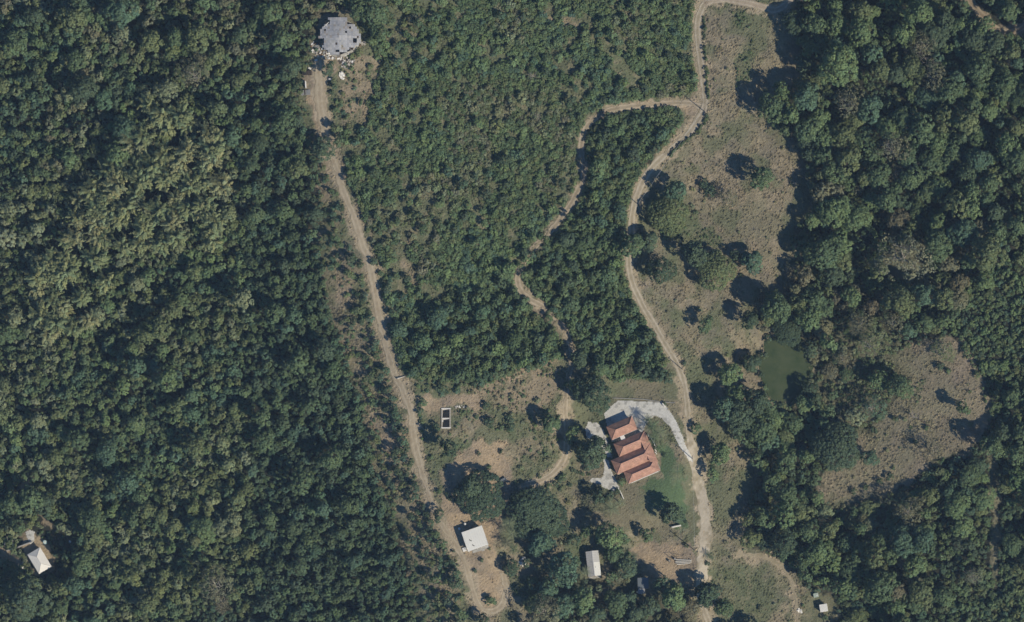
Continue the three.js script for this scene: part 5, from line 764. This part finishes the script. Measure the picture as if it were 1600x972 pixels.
massOf('forest_canopy', 'dense tropical forest canopy covering the slopes', mass, (t, k) => { const n = t.r > 4.8 ? 'large' : t.r > 2.6 ? 'round' : 'small', K = MG[n], s = t.r / (KIND[n].R * 1.0); return { geo: K[k % K.length], s, sy: s * t.hs * (t.x < -40 ? 1.0 : 1.15) }; });
// scrub bushes
const SCRUB = [], BUSH = [];
{
  const rng = rngOf(8080), bg = new Grid(4);
  const nearTrack = (x, z) => { const [u, v] = tree2px(x, z, 0); return v < 480 && u < trackU(v) + 75 ? 0.75 * smooth(85, 15, u - trackU(v)) * smooth(0.3, 0.55, fbm(x / 5, z / 5, 703)) : 0; };
  const gapAt = (x, z) => nearTrack(x, z) + Math.max(smooth(-2, 1.5, bareGap.at(x, z)) * 0.75, smooth(0.5, 0.66, fbm(x / 7, z / 7, 701) + (x < -30 ? 0.075 : 0) + (z < -90 ? 0.04 : 0)) * 0.8);
  for (let k = 0; k < 260000; k++) {
    const x = -70 + rng() * 150, z = (rng() * 2 - 1) * 140; const s = scrub.at(x, z); let d = 0, tn;
    if (denseScrub.at(x, z) > -0.5) { d = 0.9; tn = ['mid', 'bright', 'olive', 'mid']; } else if (s > 0) { d = 1 - gapAt(x, z); const q = noise(x / 16, z / 16, 711); tn = q > 0.62 ? ['teal', 'mid', 'bright', 'bright'] : q > 0.36 ? ['mid', 'olive', 'bright', 'mid'] : ['olive', 'grey', 'mid', 'pale']; }
    if (!tn || d < -0.12 + 1.0 * noise(x / 2.6, z / 2.6, 709)) continue; const r = lerp(0.6, 2.0, rng() * rng()) * (noise(x / 15, z / 15, 721) > 0.6 ? 1.25 : 0.95);
    if (blocked(x, z, r * 0.6) || !grid.free(x, z, r, 0.45) || !bg.free(x, z, r, 0.5)) continue; bg.add(x, z, r); SCRUB.push({ x, z, r, c: toneMix(tn, rng), hs: 0.75 + 0.6 * rng() });
  }
  for (let k = 0; k < 40000; k++) { // bright scrub in the east
    const x = (rng() * 2 - 1) * 225, z = (rng() * 2 - 1) * 145; if (brightScrubEast.at(x, z) < -1) continue; const r = lerp(0.6, 2.1, rng() * rng()); if (!grid.free(x, z, r, 0.45) || !bg.free(x, z, r, 0.52)) continue; bg.add(x, z, r); SCRUB.push({ x, z, r, c: toneMix(['mid', 'bright', 'olive', 'bright'], rng), hs: 0.9 + 0.6 * rng() });
  }
  // thin bush cover of the strips, clearings and meadow margins
  for (let k = 0; k < 45000; k++) {
    const x = (rng() * 2 - 1) * 212, z = (rng() * 2 - 1) * 134; if (forestWest.at(x, z) > 1 || forestEast.at(x, z) > 1 && eastClearing.at(x, z) < 0 || scrub.at(x, z) > 0 || denseScrub.at(x, z) > 0 || soil.at(x, z) > -0.4 || lawn.at(x, z) > -0.5 || lawnTan.at(x, z) > -0.5 || yardBL.at(x, z) > -0.5) continue;
    const [u, v] = tree2px(x, z, 0), strip = u < 720, south = u > 640 && u < 885 && v > 570 && v < 770, meadow = u > 1090 && v < 480, lush = lushPatch.at(x, z) > -0.5; let d = strip ? 0.7 * smooth(0.33, 0.56, fbm(x / 7, z / 7, 731)) : south ? 0.85 * smooth(0.34, 0.56, fbm(x / 6, z / 6, 741)) * (southScrub.at(x, z) > -1 ? 1 : 0.3) : meadow ? 0.14 * smooth(0.5, 0.62, fbm(x / 5, z / 5, 761)) : 0.1 * smooth(0.4, 0.65, fbm(x / 6, z / 6, 751)); if (eastClearing.at(x, z) > 0) d = 0.03; if (lush) d = 0.8;
    if (rng() > d) continue; const r = lerp(0.35, strip ? 1.7 : lush || meadow ? 0.75 : 1.25, rng() * rng()); if (blocked(x, z, r * 0.7) || !grid.free(x, z, r, 0.6) || !bg.free(x, z, r, 0.7)) continue; bg.add(x, z, r);
    (strip && r > 1.15 && inView([u, v]) ? BUSH : SCRUB).push({ x, z, r, c: toneMix(strip ? ['mid', 'bright', 'teal', 'olive'] : south ? ['mid', 'olive', 'bright', 'pale', 'grey'] : lush ? ['bright', 'mid'] : meadow ? ['pale', 'grey', 'straw', 'olive'] : ['olive', 'grey', 'pale', 'straw', 'mid'], rng), hs: 0.7 + 0.5 * rng(), tn: ['mid', 'deep', 'teal', 'olive'][Math.floor(rng() * 4)] });
  }
}
{ const rng = rngOf(3131), ug = new Grid(4); for (let k = 0; k < 120000; k++) { const x = (rng() * 2 - 1) * 222, z = (rng() * 2 - 1) * 142, e = Math.max(forestWest.at(x, z), forestEast.at(x, z)); if (e < 0.5 || eastClearing.at(x, z) > 0 || openSE.at(x, z) > 0 || path5.at(x, z) > 0 || yardGround.at(x, z) > -0.5) continue; const r = 0.5 + 1.0 * rng() * rng(); if (blocked(x, z, r * 0.6) || !grid.free(x, z, r, 0.85) || !ug.free(x, z, r, 0.7)) continue; ug.add(x, z, r); SCRUB.push({ x, z, r, c: toneMix(eastThin.at(x, z) > -1 ? ['olive', 'pale', 'grey', 'mid'] : ['deep', 'mid', 'teal', 'olive'], rng), hs: 0.8 + 0.5 * rng() }); } }
BUSH.sort((a, b) => b.r - a.r); BUSH.forEach((t, k) => { const [u, v] = tree2px(t.x, t.z, t.r); if (k < 60) plant(u, v, t.r / MPP, 'bush', t.tn, { group: 'bushes along the ridge track', hs: t.hs }); else SCRUB.push(t); });
massOf('scrub', 'low green scrub bushes covering the open hillside', SCRUB, (t, k) => { const K = KIND.bush, s = t.r / (K.R * 0.95); return { geo: K.list[k % K.list.length], s, sy: s * t.hs * 0.85 }; });
// little bushes that stand alone
[[748, 709, 4], [783.5, 705.5, 4], [764.5, 731, 4], [692, 610, 5, ], [698, 613, 3], [715, 605.5, 4.5], [760, 633, 6], [764, 661, 8], [745, 651, 4], [795, 656, 7], [797, 667, 7], [660, 628, 7], [688, 606, 8], [740, 601, 5], [686, 769, 4], [699, 773, 4], [703, 778, 4], [767, 936, 9], [752, 876, 3.5], [741, 892, 3.5], [765, 858, 2.5], [895.5, 735, 4.5], [903, 738, 3.5], [910, 740, 3.5], [917, 733, 5], [921, 742, 2.5], [858, 760, 5], [867, 757, 5], [873, 751, 5], [880, 746, 6], [876, 763, 4], [890, 757, 4], [843, 745, 4], [965, 768, 5], [1039, 711, 3.5], [970, 753, 7], [1073, 853, 4], [1105, 880, 4], [1026, 700, 4], [1038, 630, 3], [708, 862, 3], [590, 385, 5], [583, 408, 6], [533, 210, 5], [525, 170, 6], [519, 145, 4], [1068, 568, 4], [1290, 965, 5], [1193, 556, 6], [1190, 586, 5], [1194, 606, 6], [1200, 530, 7], [1218, 634, 5], [1022, 829, 3], [1072, 815, 3], [680, 668, 7], [1157, 430, 3], [1108, 300, 10], [1100, 286, 8], [1480, 580, 5], [1470, 572, 6], [1365, 672, 6], [1515, 612, 3], [1400, 655, 4], [1430, 690, 4], [1448, 668, 4], [1391, 746, 6], [1375, 752, 5], [1352, 762, 5], [1335, 768, 5]].forEach(([u, v, r], k) => plant(u, v, r, 'bush', ['deep', 'dark', 'mid'][k % 3], { group: 'lone bushes of the open ground', hs: 0.9 }));
[[1000, 880, 0]].forEach(() => 0);
{ // ditch hedge along the east side of the gravel road
  const w = new THREE.CatmullRomCurve3([[1102, 14], [1101, 45], [1101, 75], [1104, 105], [1105, 135], [1107, 165], [1102, 190], [1085, 211], [1062, 229], [1044, 246], [1033, 258]].map(([u, v]) => { const p = P(u, v); return new THREE.Vector3(p.x, 0, p.z); })), n = 230, items = [], rng = rngOf(66);
  for (let k = 0; k < n; k++) { if (noise(k / 7, 1, 67) < 0.36) continue; const p = w.getPointAt((k + rng()) / (n + 1)); items.push({ x: p.x + (rng() - 0.5) * 0.8, z: p.z + (rng() - 0.5) * 0.8, r: 0.3 + 0.75 * rng() * rng(), c: toneMix(['dark', 'deep', 'olive', 'mid'], rng), hs: 0.8 + 0.5 * rng() }); }
  const g = massOf('hedge', 'thin dark hedge along the east side of the upper gravel road', items, (t, k) => { const s = t.r / 1.4; return { geo: KIND.bush.list[k % 5], s, sy: s * t.hs }; }); delete g.userData.kind; g.userData.category = 'hedge';
}
// grass tufts
const tuftGeo = [0, 1, 2, 3].map((q) => { const rng = rngOf(60 + q), s = leafSink(); for (let k = 0; k < 14; k++) { const a = rng() * 6.283, ca = Math.cos(a), sa = Math.sin(a), r = 0.22 + 0.34 * rng(), h = 0.12 + 0.26 * rng(), b = s.p.length / 3, kk = 0.8 + 0.4 * rng(), nn = nrm([ca * 0.5, 1, sa * 0.5]); s.p.push(-sa * 0.07, 0, ca * 0.07, sa * 0.07, 0, -ca * 0.07, ca * r, h, sa * r); for (let z = 0; z < 3; z++) { s.n.push(...nn); s.c.push(kk, kk, kk * 0.95); } s.i.push(b, b + 1, b + 2); } return sinkGeo(s); });
{
  const rng = rngOf(2024), items = [];
  for (let k = 0; k < 150000; k++) {
    const x = (rng() * 2 - 1) * 214, z = (rng() * 2 - 1) * 136; if (forestWest.at(x, z) > 1.5 || (forestEast.at(x, z) > 2 && eastClearing.at(x, z) < 0 && path5.at(x, z) < 0) || denseScrub.at(x, z) > 1 || blocked(x, z, -0.5) || lawn.at(x, z) > 0) continue;
    const bare = soil.at(x, z) > 0 || yardBL.at(x, z) > 0; if (bare && rng() > 0.06) continue; if (lawnTan.at(x, z) > 0 && rng() > 0.15) continue; if (rng() > 0.25 + 0.75 * smooth(0.38, 0.62, fbm(x / 4, z / 4, 801))) continue;
    const c0 = groundColour(x + (rng() - 0.5) * 1.2, z + (rng() - 0.5) * 1.2), kk = 0.85 + 0.4 * rng(); items.push({ x, z, c: [c0[0] * kk, c0[1] * kk, c0[2] * kk], s: 0.6 + 1.0 * rng() });
  }
  massOf('grass', 'dry straw grass tufts over meadows and track verges', items, (t, k) => ({ geo: tuftGeo[k % 4], s: t.s, sy: t.s }));
}
console.log('things', Object.entries(USED).map(([k, v]) => k + ':' + (v + 1)).join(' '), 'mass', mass.length, 'scrub', SCRUB.length, 'forest', FOREST.length);

renderer.render(scene, camera);
